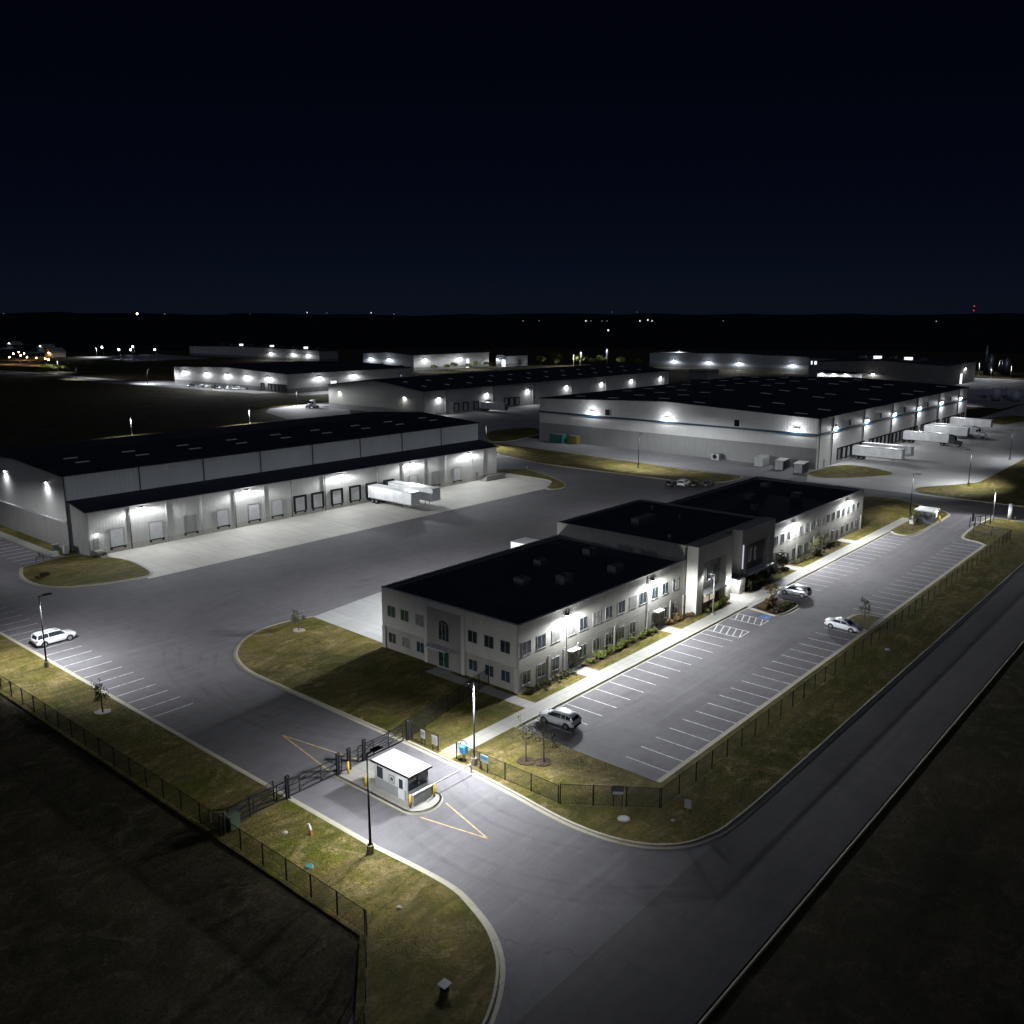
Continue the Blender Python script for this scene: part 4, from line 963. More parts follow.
for k in range(10): MB().box(550 + k * 2, 722 + k * 22, 11.6, 553 + k * 2, 725 + k * 22, 13.6).build('roof_lamp' if k % 3 == 1 else 'rooftop_unit', 'far_white' if k % 3 == 1 else 'grey_metal', b)
b = shed('distant grey warehouse with three bright wall lights and planted forecourt, centre of the skyline', 500, 533, 590, 595, 12.4, 'siding_pale_x', 'siding_blue_y', (513, 553), (585, 562), 'far6', 1700, 8.5)
MB().box(561, 532.8, .1, 564.5, 532.93, 7.5).build('lit_doorway', 'lit_window', b)
b = shed('small grey annex with one lit doorway beside the distant central warehouse', 596, 518, 625, 530, 9, 'siding_pale_x', 'siding_blue_y', (), (528,), 'far6b', 700, 6.)
MB().box(595.8, 519, .1, 595.93, 523, 6).build('lit_doorway', 'lit_window', b)
b = shed('long bluish white warehouse with four wall lights behind the blue stripe building', 688, 262, 790, 430, 11.5, 'siding_blue_y', 'siding_blue_y', (), (405, 372, 344, 298), 'far7', 1800, 5.5)
b = thing('office_building', 'dark grey box of offices with two lit upper windows beyond the blue stripe warehouse roof', 'office', (640, 244, 0))
MB().box(640, 244, 0, 664, 265, 13.5).build('wall', 'block_grey', b); MB().box(639.8, 243.8, 13.5, 664.2, 265.2, 13.9).build('roof', 'roof', b)
for y0, y1 in ((258.5, 263.5), (250.5, 256.5), (246, 249)):
    f = MB().box(639.86, y0, 8.6, 639.99, y1, 11.4).build('window', 'frame', b)
    n = 4
    for k in range(n): MB().box(639.82, y0 + (y1 - y0) * (k + .1) / n, 8.8, 639.855, y0 + (y1 - y0) * (k + .9) / n, 11.2).build('pane', 'lit_window' if (k + int(y0)) % 4 else 'glass', f)
b = shed('long low tan warehouse with a lit gable at the right end of the skyline', 600, 160, 665, 243, 13.0, 'tilt_far', 'tilt_far', (), (), 'far9', 2400, 8., 2.0)
wall_pack(b, 640, 159.9, 9.5, (0, -1), 'far9', 500, 1.6); wall_pack(b, 599.9, 205, 6, (-1, 0), 'far9', 500, 1.6)
MB().box(630, 159.7, .1, 634, 159.93, 6.5).build('lit_doorway', 'lit_window', b)
for k in range(5): MB().box(620 + k * 3, 178 + k * 11, 14.6, 623 + k * 3, 182.5 + k * 11, 16.4).build('roof_lamp' if k % 2 else 'rooftop_unit', 'far_white' if k % 2 else 'grey_metal', b)
b = thing('loading_shed', 'brightly lit white shed in front of the tan warehouse on the right skyline', 'shed', (585, 214, 0))
MB().box(585, 212, 0, 600, 236, 6.2).build('wall', 'white_metal', b); MB().prism([(211.5, 6.2), (236.5, 7.2), (236.5, 7.5), (211.5, 6.5)], 584.5, 600.5, 'x').build('roof', 'roof', b)
for y in (217, 225, 233): wall_pack(b, 585, y, 5.8, (-1, 0), 'fsh', 900, 1.4, off=1.4)
b = thing('loading_shed', 'small flat shed with a pale lit roof between the two right hand warehouses', 'shed', (560, 305, 0))
MB().box(560, 303, 0, 576, 318, 6).build('wall', 'block_grey', b); MB().box(559.5, 302.5, 6, 576.5, 318.5, 6.5).build('roof', 'white_metal', b)
# warm lit houses far left
for i, (x, y, lab) in enumerate(((424, 1022, 'small house with an orange lit roof edge at the far left beyond the field'), (480, 1180, 'dim grey roofed house at the far left edge under the hills'), (500, 1330, 'faint bluish roofed barn at the extreme far left'))):
    b = thing('house', lab, 'house', (x, y, 0))
    MB().box(x, y, 0, x + 14, y + 20, 5).build('wall', 'tilt_far', b)
    MB().prism([(y - 1, 5), (y + 10, 9.5), (y + 21, 5)], x - 1, x + 15, 'x').build('roof', 'tilt_far', b)
    if i == 0: wall_pack(b, x, y + 8, 4.4, (-1, 0), 'warmh', 1500, 1.6, 'lens_warm', (1, .55, .25), off=1.6)
    else: wall_pack(b, x, y + 8, 7.4, (-1, 0), 'coldh', 500, 1.6, 'lens', (.6, .8, 1), off=2.)

# ------------------------------------------------------------------ guard booth at the near gate
sheet('booth_island', [(47.35, 62.6), (47.35, 53)] + [(49.4 + 2.05 * math.cos(R(a)), 53 + 1.6 * math.sin(R(a))) for a in range(180, 361, 15)] + [(51.45, 62.6)], .15, 'walk')
kerb('kerb', [(47.35, 62.6), (47.35, 53)] + [(49.4 + 2.05 * math.cos(R(a)), 53 + 1.6 * math.sin(R(a))) for a in range(195, 346, 15)] + [(51.45, 53), (51.45, 62.6), (47.35, 62.6)], side=-1, gutter=.12)
gb = thing('guard_booth', 'small white guard booth on the concrete island at the near gate', 'guard booth', (48.5, 53.8, .15))
def rect_ring(m, face, u0, u1, z0, z1, holes): pass
MB().box(48.5, 53.9, .15, 48.58, 58.1, 1.15).build('lower_wall', 'block_grey', gb)
MB().box(48.5, 53.9, 1.151, 48.58, 58.1, 2.6).build('side_wall', 'white_metal', gb)
MB().box(48.58, 58.02, .15, 51.1, 58.1, 2.6).box(51.02, 53.9, .15, 51.1, 58.02, 2.6).build('rear_wall', 'white_metal', gb)
MB().box(48.58, 53.82, .15, 51.02, 53.9, 1.1).build('front_wall', 'block_grey', gb)
MB().box(48.5, 53.8, .15, 48.62, 53.92, 2.6).build('corner_post', 'white_metal', gb); MB().box(50.98, 53.8, .15, 51.1, 53.92, 2.6).build('corner_post', 'white_metal', gb)
fw = MB().box(48.62, 53.84, 1.1, 50.98, 53.88, 2.5).build('front_window', 'glass', gb)
MB().box(49.75, 53.8, 1.1, 49.82, 53.838, 2.5).box(48.62, 53.8, 1.1, 50.98, 53.838, 1.16).build('frame', 'black_metal', fw)
MB().box(48.38, 53.38, 2.61, 51.15, 58.4, 2.74).build('roof', 'white_metal', gb)
MB().box(48.34, 53.34, 2.56, 51.19, 53.378, 2.72).box(48.34, 53.378, 2.56, 48.378, 58.4, 2.72).build('fascia', 'black_metal', gb)
w = MB().box(48.46, 57.0, 1.25, 48.495, 57.75, 2.3).build('window', 'black_metal', gb); MB().box(48.44, 57.06, 1.31, 48.459, 57.69, 2.24).build('pane', 'glass', w)
w = MB().box(48.46, 55.35, 1.3, 48.495, 56.15, 2.1).build('notice', 'door_grey', gb)
m = MB(); m.quad(*[(48.455, 55.75 + .3 * math.cos(R(a)), 1.7 + .3 * math.sin(R(a))) for a in range(0, 360, 24)][::-1]); m.build('emblem', 'sign_white', w)
m = MB(); m.quad(*[(48.452, 55.75 + .2 * math.cos(R(a)), 1.7 + .2 * math.sin(R(a))) for a in range(0, 360, 24)][::-1]); m.build('emblem', 'dark_grey', w)
d = MB().box(48.46, 54.15, .16, 48.495, 54.95, 2.25).build('door', 'door_white', gb); MB().box(48.44, 54.3, 1.2, 48.459, 54.8, 2.1).build('pane', 'glass', d); MB().box(48.42, 54.85, 1.05, 48.459, 54.9, 1.2).build('handle', 'grey_metal', d)
bw = thing('barrier_wall', 'low grey wall with a white cap in front of the guard booth window', 'wall', (48.3, 52.95, .15))
MB().box(48.35, 52.85, .15, 50.55, 53.0, 1.15).build('wall_panel', 'block_grey', bw); MB().box(48.3, 52.8, 1.15, 50.6, 53.05, 1.25).build('cap', 'white_metal', bw)
ba = thing('barrier_gate', 'white barrier arm lowered across the lane right of the guard booth', 'barrier', (50.95, 53.25, .15))
MB().box(50.75, 53.1, .15, 51.15, 53.5, 1.15).build('cabinet', 'dark_grey', ba)
MB().box(50.6, 53.02, 1.0, 55.9, 53.09, 1.12).build('boom_arm', 'white_metal', ba)
MB().box(55.85, 53.0, .13, 55.98, 53.11, .99).build('rest_post', 'white_metal', ba)
def bollard(label, x, y, z=.15, h=1.1):
    b = thing('bollard', label, 'bollard', (x, y, z), 0, 'yellow bollards round the guard booths')
    MB().tube((0, 0, 0), (0, 0, h), .11, .11, 12).build('post', 'yellow', b, True, True); MB().ball((0, 0, h), .11, 12, 6).build('cap', 'yellow', b, True, True); return b
bollard('yellow bollard beside the gate post behind the near guard booth', 48.4, 61.8)
bollard('yellow bollard against the rear corner of the near guard booth', 47.9, 58.7)
bollard('yellow bollard at the left end of the low wall on the rounded island tip', 48.1, 53.0)
bollard('yellow bollard at the base of the white barrier arm', 50.75, 52.7)
bollard('yellow bollard at the front left corner of the far guard booth', 196.6, 50.9, .13); bollard('yellow bollard at the front right corner of the far guard booth', 197.6, 51.3, .13)

# second booth, far end of the lot
g2 = thing('guard_booth', 'grey guard booth with a white roof at the far end of the lot', 'guard booth', (195, 51.4, .13))
MB().box(193.4, 51.6, .13, 196.6, 54.8, 2.75).build('wall', 'dark_grey', g2)
MB().box(193.0, 51.2, 2.76, 197.2, 55.2, 3.0).build('roof', 'white_metal', g2)
f = MB().box(194.3, 51.5, 1.2, 196.5, 51.59, 2.4).build('window', 'frame', g2); MB().box(194.4, 51.47, 1.3, 195.4, 51.499, 2.3).build('pane', 'glass', f); MB().box(195.5, 51.47, 1.3, 196.4, 51.499, 2.3).build('pane', 'lit_warm', f)
wall_pack(g2, 195.3, 51.5, 2.7, (0, -1), 'g2', 120, .5, off=.4)
cb = thing('utility_box', 'white utility box beside the far guard booth', 'utility box', (192, 55, .13)); MB().box(191.2, 54.6, .13, 192.2, 55.4, 1.4).build('cabinet', 'white_metal', cb, bevel=.04); MB().box(191.15, 54.55, 1.4, 192.25, 55.45, 1.45).build('lid', 'grey_metal', cb)

# ------------------------------------------------------------------ fences and gates
fence('black chain link fence along the dark field on the left of the drive', [(34.8, 214), (34.8, 43.3)], 1.9, 3.05, .13)
fence('short black chain link fence running from the corner post towards the bottom edge', [(34.75, 43.1), (26.5, 33.6)], 1.9, 3., .13)
fence('black chain link fence along the grass verge right of the parking lot', [(62.3, 36.3), (190, 36.3), (191.5, 43.2)], 1.9, 3.05, .13)
fence('black post and rail fence panel at the rounded lawn corner by the road', [(57.1, 43.4), (62.2, 36.4)], 1.9, 3.0, .13, group=None)
fence('black chain link fence along the drive kerb between the tactile ramp and the corner', [(57.1, 56.1), (57.1, 43.6)], 1.7, 3.1, .13)
fence('black chain link fence from the gate across the lawn to the office corner', [(57.3, 62.8), (62, 63.8), (72.7, 66.0)], 1.9, 2.4, .13)
fence('short black fence between the sliding gate post and the pedestrian opening', [(57.1, 62.4), (57.1, 58.6)], 1.7, 1.9, .13)
fence('black fence tail behind the left gate post on the verge', [(35.2, 61.6), (41.0, 63.0)], 1.9, 2.9, .13)
def slide_gate(label, x0, x1, y, h=1.75, z=.05, bays=3):
    g = thing('sliding_gate', label, 'gate', (x0, y, z))
    m = MB(); m.box(x0, y - .04, z + .12, x1, y + .04, z + .22).box(x0, y - .04, z + h - .1, x1, y + .04, z + h).box(x0, y - .03, z + h * .62, x1, y + .03, z + h * .62 + .07).box(x0, y - .03, z + h * .34, x1, y + .03, z + h * .34 + .07)
    m.build('gate_frame', 'black_metal', g)
    for k in range(bays + 1):
        x = x0 + (x1 - x0) * k / bays; MB().box(x - .04, y - .035, z + .221, x + .04, y + .035, z + h - .101).build('upright', 'black_metal', g)
    m = MB()
    for k in range(bays):
        a = x0 + (x1 - x0) * k / bays; b = x0 + (x1 - x0) * (k + 1) / bays
        m.tube((a, y + .045, z + .22), (b, y + .045, z + h - .1), .03, .03, 6)
    m.build('brace', 'black_metal', g)
    return g
slide_gate('black cantilever sliding gate closed across the left lane beside the guard booth', 36.2, 48.2, 62.5, bays=5)
slide_gate('black sliding gate leaf across the right lane behind the guard booth', 50.4, 56.2, 62.75, bays=3)
def gate_post(label, x, y, h=2.3):
    g = thing('gate_post', label, 'gate post', (x, y, .05), 0, 'black gate posts at the near gate')
    MB().box(-.16, -.1, 0, -.02, .1, h).box(.06, -.1, 0, .2, .1, h).build('post', 'black_metal', g, True); MB().box(-.2, -.14, 0, .24, .14, .12).build('base_plate', 'black_metal', g, True)
    MB().box(-.02, -.06, h - .2, .06, .06, h - .08).build('guide_roller', 'grey_metal', g, True); return g
for x, y, l in ((42.0, 62.35, 'pair of black gate posts at the left kerb of the drive'), (47.6, 62.3, 'black gate post at the left edge of the booth island'), (48.9, 62.3, 'black gate post next to the yellow bollard on the booth island'), (51.0, 62.6, 'black gate post at the right edge of the booth island'), (56.7, 62.6, 'pair of black gate posts at the right kerb of the drive')): gate_post(l, x, y)
g = thing('sliding_gate', 'small black gate and fence posts on the grass island at the far exit', 'gate', (198, 44, .1))
for x, y in ((196, 45), (197.5, 44.4), (199, 43.8), (200.5, 43.2), (202, 42.6)): MB().tube((x, y, .1), (x, y, 2.2), .09, .09, 8).build('upright', 'black_metal', g)
MB().tube((196, 45, 2.1), (202, 42.6, 2.1), .05, .05, 6).tube((196, 45, .6), (202, 42.6, .6), .05, .05, 6).build('rail', 'black_metal', g)
MB().box(198.3, 44.2, 1.1, 199.4, 44.25, 1.9).build('notice', 'dark_grey', g)
ek = thing('entry_keypad', 'dark card reader post at the edge of the far exit lane', 'keypad', (202.5, 46, .1)); MB().box(202.3, 45.8, .1, 202.7, 46.2, 1.9).build('pedestal', 'black_metal', ek, bevel=.03); MB().box(202.28, 45.85, 1.3, 202.299, 46.15, 1.7).build('screen', 'glass', ek)
wp = thing('marker_pillar', 'white cylindrical pillar on the grass beside the far side road', 'pillar', (209.6, 40.6, .13)); MB().tube((209.6, 40.6, .13), (209.6, 40.6, 3.3), .45, .42, 16).build('shaft', 'white_metal', wp, smooth=True); MB().ball((209.6, 40.6, 3.3), .42, 14, 6, .5).build('cap', 'white_metal', wp, smooth=True); MB().box(210.1, 39.6, .13, 211, 40.4, .8).build('cabinet', 'dark_grey', wp)
# signs
LASTPANEL = []
def post_sign(name, label, x, y, z, w, h, zc, mat, band=None, rz=0, cat='sign', back='black_metal', posts=2):
    s = thing(name, label, cat, (x, y, z), rz)
    m = MB()
    for k in range(posts):
        u = (-w * .38 + w * .76 * k) if posts == 2 else 0
        m.tube((u, .03, 0), (u, .03, zc + h / 2), .035, .035, 6)
    m.build('post', back, s, True)
    p = MB().box(-w / 2, -.03, zc - h / 2, w / 2, -.005, zc + h / 2).build('panel', mat, s, True); LASTPANEL.append(p)
    if band: MB().box(-w / 2 + .05, -.036, zc - h * .12, w / 2 - .05, -.031, zc + h * .3).build('symbol', band, p, True)
    return s
post_sign('notice_sign', 'blue and white notice sign on the drive fence right of the tall lamp post', 56.95, 52.3, .13, 1.0, .75, 1.35, 'sign_white', 'sign_blue', R(-90))
post_sign('notice_sign', 'white notice sign on the fence panel left of the tactile ramp', 56.9, 58.9, .13, .75, .95, 1.1, 'sign_white', None, R(-90))
post_sign('notice_sign', 'small white sign next to the right gate posts', 56.95, 60.6, .13, .6, .9, 1.2, 'sign_white', 'door_grey', R(-90))
post_sign('notice_sign', 'grey sign with a white lower panel on the lawn corner fence', 60.0, 39.3, .13, 1.0, .9, 1.6, 'dark_grey', None, R(-52)); MB().box(-.46, -.045, 1.2, .46, -.032, 1.45).build('notice', 'sign_white', LASTPANEL[-1], True)
post_sign('site_sign', 'white folded sign board standing on the grass outside the fence corner', 63.2, 34.2, .13, .6, .85, .8, 'door_grey', None, R(-75))
cr = thing('call_station', 'blue card reader box on a bent post beside the tactile ramp', 'card reader', (57.2, 55.2, .13)); m = MB(); m.tube((57.2, 55.2, .13), (57.2, 55.2, 1.0), .05, .05, 8); m.build('post', 'grey_metal', cr); MB().box(56.85, 54.9, 1.0, 57.5, 55.5, 1.75).build('box_housing', 'sign_blue', cr, bevel=.05)
m = MB()
for k in range(8): m.tube((57.2, 55.2 + .45 * math.cos(R(180 * k / 8)), 1.75 + .55 * math.sin(R(180 * k / 8))), (57.2, 55.2 + .45 * math.cos(R(180 * (k + 1) / 8)), 1.75 + .55 * math.sin(R(180 * (k + 1) / 8))), .03, .03, 6)
m.build('hood', 'black_metal', cr)
# kerbside odds and ends
o = thing('utility_pedestal', 'green utility cabinet at the end of the left gate track', 'utility box', (36.0, 62.0, .13)); MB().box(35.7, 61.5, .13, 36.7, 62.3, 1.35).build('cabinet', 'utility_green', o, bevel=.06); MB().box(35.66, 61.46, 1.35, 36.74, 62.34, 1.42).build('lid', 'utility_green', o)
o = thing('gate_operator', 'white pipe frame beside the green utility cabinet', 'gate motor', (35.3, 64, .13)); m = MB(); m.tube((35.4, 64, .13), (35.4, 64, 1.1), .05, .05, 6).tube((35.4, 64, 1.1), (36.3, 63.2, 1.1), .05, .05, 6).tube((36.3, 63.2, 1.1), (36.3, 63.2, .13), .05, .05, 6); m.build('pipe_frame', 'white_metal', o)
o = thing('marker_post', 'leaning white and orange marker post on the grass left of the drive', 'marker', (39.8, 56.1, .13)); MB().tube((0, 0, 0), (.02, .05, .45), .13, .12, 10).build('lower_band', 'orange', o, True); MB().tube((.02, .05, .45), (-.1, .13, 1.05), .135, .08, 10).build('upper_band', 'sign_white', o, True)
o = thing('drain_cover', 'teal valve box lid in a bare patch of the verge lawn', 'valve box', (37.0, 52.6, .13)); MB().tube((37, 52.6, .13), (37, 52.6, .24), .36, .32, 12).build('ring', 'grey_metal', o); MB().tube((37, 52.6, .24), (37, 52.6, .27), .3, .28, 12).build('lid', 'dumpster', o)
o = thing('utility_pedestal', 'grey flat topped pedestal near the bottom kerb curve', 'pedestal', (34.6, 35.4, .13)); MB().box(34.4, 35.15, .13, 34.8, 35.6, .45).build('post', 'black_metal', o); MB().prism([(34.3, .452), (35.0, .452), (35.0, .55), (34.3, .50)], 35.05, 35.75, 'y').build('panel', 'door_grey', o)
o = thing('manhole_cover', 'round pale manhole slab on the grass corner by the road', 'manhole', (58.7, 37.8, .13)); MB().tube((58.7, 37.8, .13), (58.7, 37.8, .17), .55, .55, 20).build('slab', 'rock', o); MB().tube((58.7, 37.8, .17), (58.7, 37.8, .19), .35, .35, 16).build('lid', 'grey_metal', o)
for i, (x, y, sz, lab) in enumerate(((61.2, 34.4, .25, 'small flat stone near the kerb of the rounded lawn corner'), (114.2, 34.1, .5, 'pale boulder on the dark verge right of the parking lot fence'), (38.2, 43.6, .22, 'single white stone on the verge lawn near the kerb curve'), (20, 88, .8, 'rock in the dark field left of the fence'), (17.5, 84, .6, 'smaller rock beside the one in the dark field'), (38.6, 58, .25, 'flat pale stone near the left gate post'))):
    o = MB().ball((x, y, .15 if x > 34 else .0), sz, 9, 5, .5); rr = random.Random(i); o.v = [(a + rr.uniform(-.2, .2) * sz, b2 + rr.uniform(-.2, .2) * sz, c + rr.uniform(-.1, .1) * sz) for a, b2, c in o.v]
    tag(o.build('rock', 'rock'), lab, 'rock')
o = thing('fire_hydrant', 'red and white hydrant on the kerb between the two grass medians behind the office', 'hydrant', (191.5, 158.8, .1)); MB().tube((0, 0, 0), (0, 0, .8), .16, .14, 10).build('barrel', 'dark_grey', o, True); MB().ball((0, 0, .8), .16, 10, 5).build('bonnet', 'white_metal', o, True); MB().tube((-.28, 0, .5), (.28, 0, .5), .07, .07, 8).build('outlet', 'dark_grey', o, True)
o = thing('backflow_valve', 'pipe and valve assembly standing by the near grass island of the left warehouse', 'valve', (60.8, 162.3, .1)); m = MB(); m.tube((0, 0, 0), (0, 0, .9), .09, .09, 8).tube((1.2, 0, 0), (1.2, 0, .9), .09, .09, 8).tube((0, 0, .8), (1.2, 0, .8), .11, .11, 8); m.build('pipe', 'dark_grey', o, True); MB().tube((.6, 0, .8), (.6, 0, 1.3), .05, .05, 6).tube((.6, -.2, 1.3), (.6, .2, 1.3), .1, .1, 8).build('valve_wheel', 'black_metal', o, True)
for i, (x, y, w, h, lab, mt) in enumerate(((65.4, 165.3, .9, 1.7, 'tall dark meter cabinet at the corner of the left warehouse', 'dark_grey'), (66.6, 163.9, .8, 1.4, 'white meter box beside the tall dark cabinet at the warehouse corner', 'white_metal'), (64.4, 163.4, 1.1, .8, 'low grey condenser by the end of the warehouse pavement', 'grey_metal'))):
    o = thing('utility_box', lab, 'utility box', (x, y, .13)); MB().box(-w / 2, -w / 2, 0, w / 2, w / 2, h).build('cabinet', mt, o, True, bevel=.04); MB().box(-w / 2 - .04, -w / 2 - .04, h, w / 2 + .04, w / 2 + .04, h + .05).build('lid', 'grey_metal', o, True)
def dumpster(label, x, y, mat, rz=0, L=6., W=2.4, H=2.3):
    o = thing('dumpster', label, 'dumpster', (x, y, .02), rz); MB().prism([(-L / 2, .15), (L / 2, .15), (L / 2, H), (-L / 2, H)], -W / 2, W / 2, 'y').build('body', mat, o, True, bevel=.05)
    m = MB()
    for k in range(6): m.box(-L / 2 + .5 + k * L / 6.3, -W / 2 - .1, .2, -L / 2 + .65 + k * L / 6.3, -W / 2 - .004, H - .05).box(-L / 2 + .5 + k * L / 6.3, W / 2 + .004, .2, -L / 2 + .65 + k * L / 6.3, W / 2 + .1, H - .05)
    m.build('rib', mat, o, True); MB().box(-L / 2 - .05, -W / 2 - .05, H + .003, L / 2 + .05, W / 2 + .05, H + .09).build('lid', 'grey_metal', o, True); return o
dumpster('green dumpster with a pale lid beside the blue stripe warehouse', 242.2, 187, 'dumpster', R(90), 5.5, 2.6, 2.9)
dumpster('olive yellow compactor bin between the green dumpster and the warehouse wall', 243.4, 181, 'olive', R(90), 3.6, 2.2, 2.7)
for i, (x, y, lab, m1) in enumerate(((242.0, 112.2, 'white storage container parked by the base of the blue stripe warehouse', 'white_metal'), (240.0, 105.2, 'dark sided container with a pale roof nearer the warehouse corner', 'dark_grey'), (238.3, 98.9, 'dark sided container with a pale roof beside the grass island tip', 'dark_grey'))):
    o = thing('storage_container', lab, 'container', (x, y, .02), R(8)); MB().box(-3, -1.3, .12, 3, 1.3, 2.7).build('body', m1, o, True, bevel=.05); MB().box(-3.05, -1.35, 2.7, 3.05, 1.35, 2.78).build('roof', 'white_metal', o, True)
    m = MB()
    for k in range(12): m.box(-2.8 + k * .5, -1.37, .2, -2.65 + k * .5, -1.304, 2.6)
    m.build('rib', m1, o, True); MB().box(-3.06, -1.1, .2, -3.004, -.02, 2.6).build('door', 'white_metal', o, True); MB().box(-3.06, .02, .2, -3.004, 1.1, 2.6).build('door', 'white_metal', o, True)
o = thing('storage_container', 'white container behind the office where its roof steps up to the centre block', 'container', (116.3, 96.4, .02), R(0)); MB().box(-2, -2, .12, 2, 2, 3.9).build('body', 'trailer_white', o, True, bevel=.05); MB().box(-2.05, -2.05, 3.9, 2.05, 2.05, 4.0).build('roof', 'white_metal', o, True)
o = thing('condenser_unit', 'grey condenser unit against the base of the blue stripe warehouse', 'condenser', (243.4, 127.5, .02)); MB().box(-1.1, -1.3, 0, 1.1, 1.3, 1.9).build('casing', 'grey_metal', o, True, bevel=.04); MB().tube((-1.12, 0, 1), (-1.2, 0, 1), .7, .7, 14).build('fan_grille', 'black_metal', o, True)

# ------------------------------------------------------------------ lamp posts
P = lambda lab, x, y, rz, **k: lamp_post(lab, (x, y, .12), rz, **k)
P('tall black lamp post on the verge left of the guard booth, head over the drive', 41.35, 50.4, R(0), h=8.7, power=4200, key='polea', expo=-.2)
P('tall grey lamp post behind the drive fence right of the guard booth', 57.35, 53.95, R(180), h=8.6, reach=.8, mat='dark_grey', power=7600, expo=-.55)
P('black lamp post on the left verge next to the white estate car', 41.2, 110.5, R(0), h=9.1, key='poleb', power=5400)
P('black lamp post along the left kerb row, level with the left warehouse gable', 41.2, 170.5, R(0), h=9.1, key='polem', power=3200)
P('pale lamp post on the pavement before the office entrance pier', 112.3, 58.2, R(90), h=6.0, mat='grey_metal', reach=.6, key='polec', power=130, base=.1)
P('black lamp post where the office pavement ends near the far guard booth', 198.4, 57.5, R(-90), h=9.4, power=1800, key='poled')
P('lamp post with a pale top on the grass island at the far exit', 205.8, 43, R(180), h=6.8, mat='grey_metal', power=1800, key='poled')
P('thin black lamp post on the grass median before the blue stripe warehouse', 215, 137, R(0), h=9.6, power=4800, key='polee')
P('black lamp post at the foot of the grass bank opposite the docked trailers', 246.1, 57.9, R(90), h=9.2, power=2600, key='polee')
P('black lamp post on the grass island just past the left warehouse corner', 215.5, 196, R(180), h=8, power=2200, key='polee')
P('white topped lamp post at the field edge behind the left warehouse roof', 154.1, 312.3, R(-90), h=7.2, mat='grey_metal', power=3200, key='polef')
P('second white topped lamp post further along the field edge behind the left warehouse', 202.7, 312, R(-90), h=6.6, mat='grey_metal', power=9000, key='poleg')
P('first lamp post on the forecourt of the distant central warehouse', 500, 505, R(60), h=10, power=3000, key='poleq')
P('second lamp post on the forecourt of the distant central warehouse', 545, 508, R(90), h=10, power=3000, key='poleq')
P('lamp post at the right edge of the dock court', 300, 60, R(90), h=9, power=1500, key='polep')
P('lamp post beside the lane below the far left warehouse', 262, 362, R(-90), h=8, power=9000, key='poleg')
P('lamp post on the lane in front of the far left warehouse cars', 290, 560, R(0), h=9, power=6500, key='poleh')
P('added lamp post between the far left warehouse cars and its near corner', 286, 478, R(180), h=9, power=2500, key='poler')  # unseen lamp, added to brighten the far background
P('added lamp post on the street below the gable of the far left warehouse', 318, 408, R(-90), h=9, power=2500, key='poler')  # another unseen lamp added to lift the far street
P('added lamp post on the street between the far left and the tan warehouses', 372, 408, R(-90), h=9, power=2500, key='poler')  # added as well, no lamp seen here; brightens the far street
P('lamp post in the yard between the bluish warehouse and the blue stripe roof', 655, 330, R(180), h=9, power=2500, key='poler')
P('lamp post at the far bend of the lane in the left field', 280, 640, R(0), h=9, power=6500, key='poleh')
P('lamp post by the lit forecourt right of the tan warehouse end', 470, 118, R(90), h=9, power=900, key='polei')
for i, (x, y, lab) in enumerate(((640, 478, 'first lamp post from the left on the skyline above the middle warehouse roof'), (640, 470, 'taller lamp post on the skyline beside the first one above the middle warehouse'), (668, 462, 'slim lamp post on the skyline among the pale lit trees'), (706, 411, 'lamp post on the skyline nearest the bluish white warehouse'))):
    P(lab, x, y, R(180), h=(11, 13, 15, 15)[i], mat='white_metal', power=8000, key='poley')
for i, (x, y, lab) in enumerate(((726, 172, 'bright lamp post left of the white tanks in the lit plant at the far right'), (783, 182, 'tall lamp post at the back of the lit plant at the far right'), (700, 158, 'lamp post nearest the trailers in the lit plant at the far right'), (712, 148, 'rightmost bright lamp post in the lit plant at the far right'))):
    P(lab, x, y, R(180), h=(9, 14, 8, 9)[i], mat='white_metal', power=1500, key='polez')
for i, (x, y, lab) in enumerate(((447, 915, 'very bright lamp post left of the far lit yard'), (455, 985, 'bright lamp post at the back of the far lit yard'), (472, 1005, 'bluish bright lamp post at the back left of the far lit yard'), (452, 900, 'lamp post second in the far lit yard'), (505, 1000, 'brightest lamp post at the right of the far lit yard'), (470, 885, 'lamp post at the near right of the far lit yard'))):
    r = P(lab, x, y, R(180), h=10, mat='white_metal', power=9000, key='polex')
    c = MB().ball((1.3, 0, 9.7), .8, 8, 5).build('globe', 'lens', r.children[0], True) if i != 1 else None
sheet('far_yard', [(430, 860), (520, 860), (540, 1010), (440, 1010)], .0, 'asphalt_pale')
sheet('far_dirt_road', [(120, 985), (190, 880), (290, 705), (300, 712), (205, 890), (140, 990)], .0, 'walk')
# warm globes of the far left street
for i, (x, y) in enumerate(((333, 896), (368, 979), (390, 1023), (375, 971), (344, 885), (356, 930), (342, 860), (340, 836), (335, 817))):
    g = thing('street_lamp', 'small warm globe street lamp in the cluster at the far left beyond the field', 'street lamp', (x, y, 0), 0, 'warm street lamps at the far left')
    MB().tube((0, 0, 0), (0, 0, 6), .12, .08, 6).build('pole', 'black_metal', g, True); MB().ball((0, 0, 6.3), .55, 8, 5).build('globe', 'lens_warm', g, True)
    if i % 3 == 0: add_light(g, Vector((x, y, 5.6)), 'warmst', power=2500, color=(1., .66, .34), size=160); g.children[-1].location = (0, 0, 5.6)

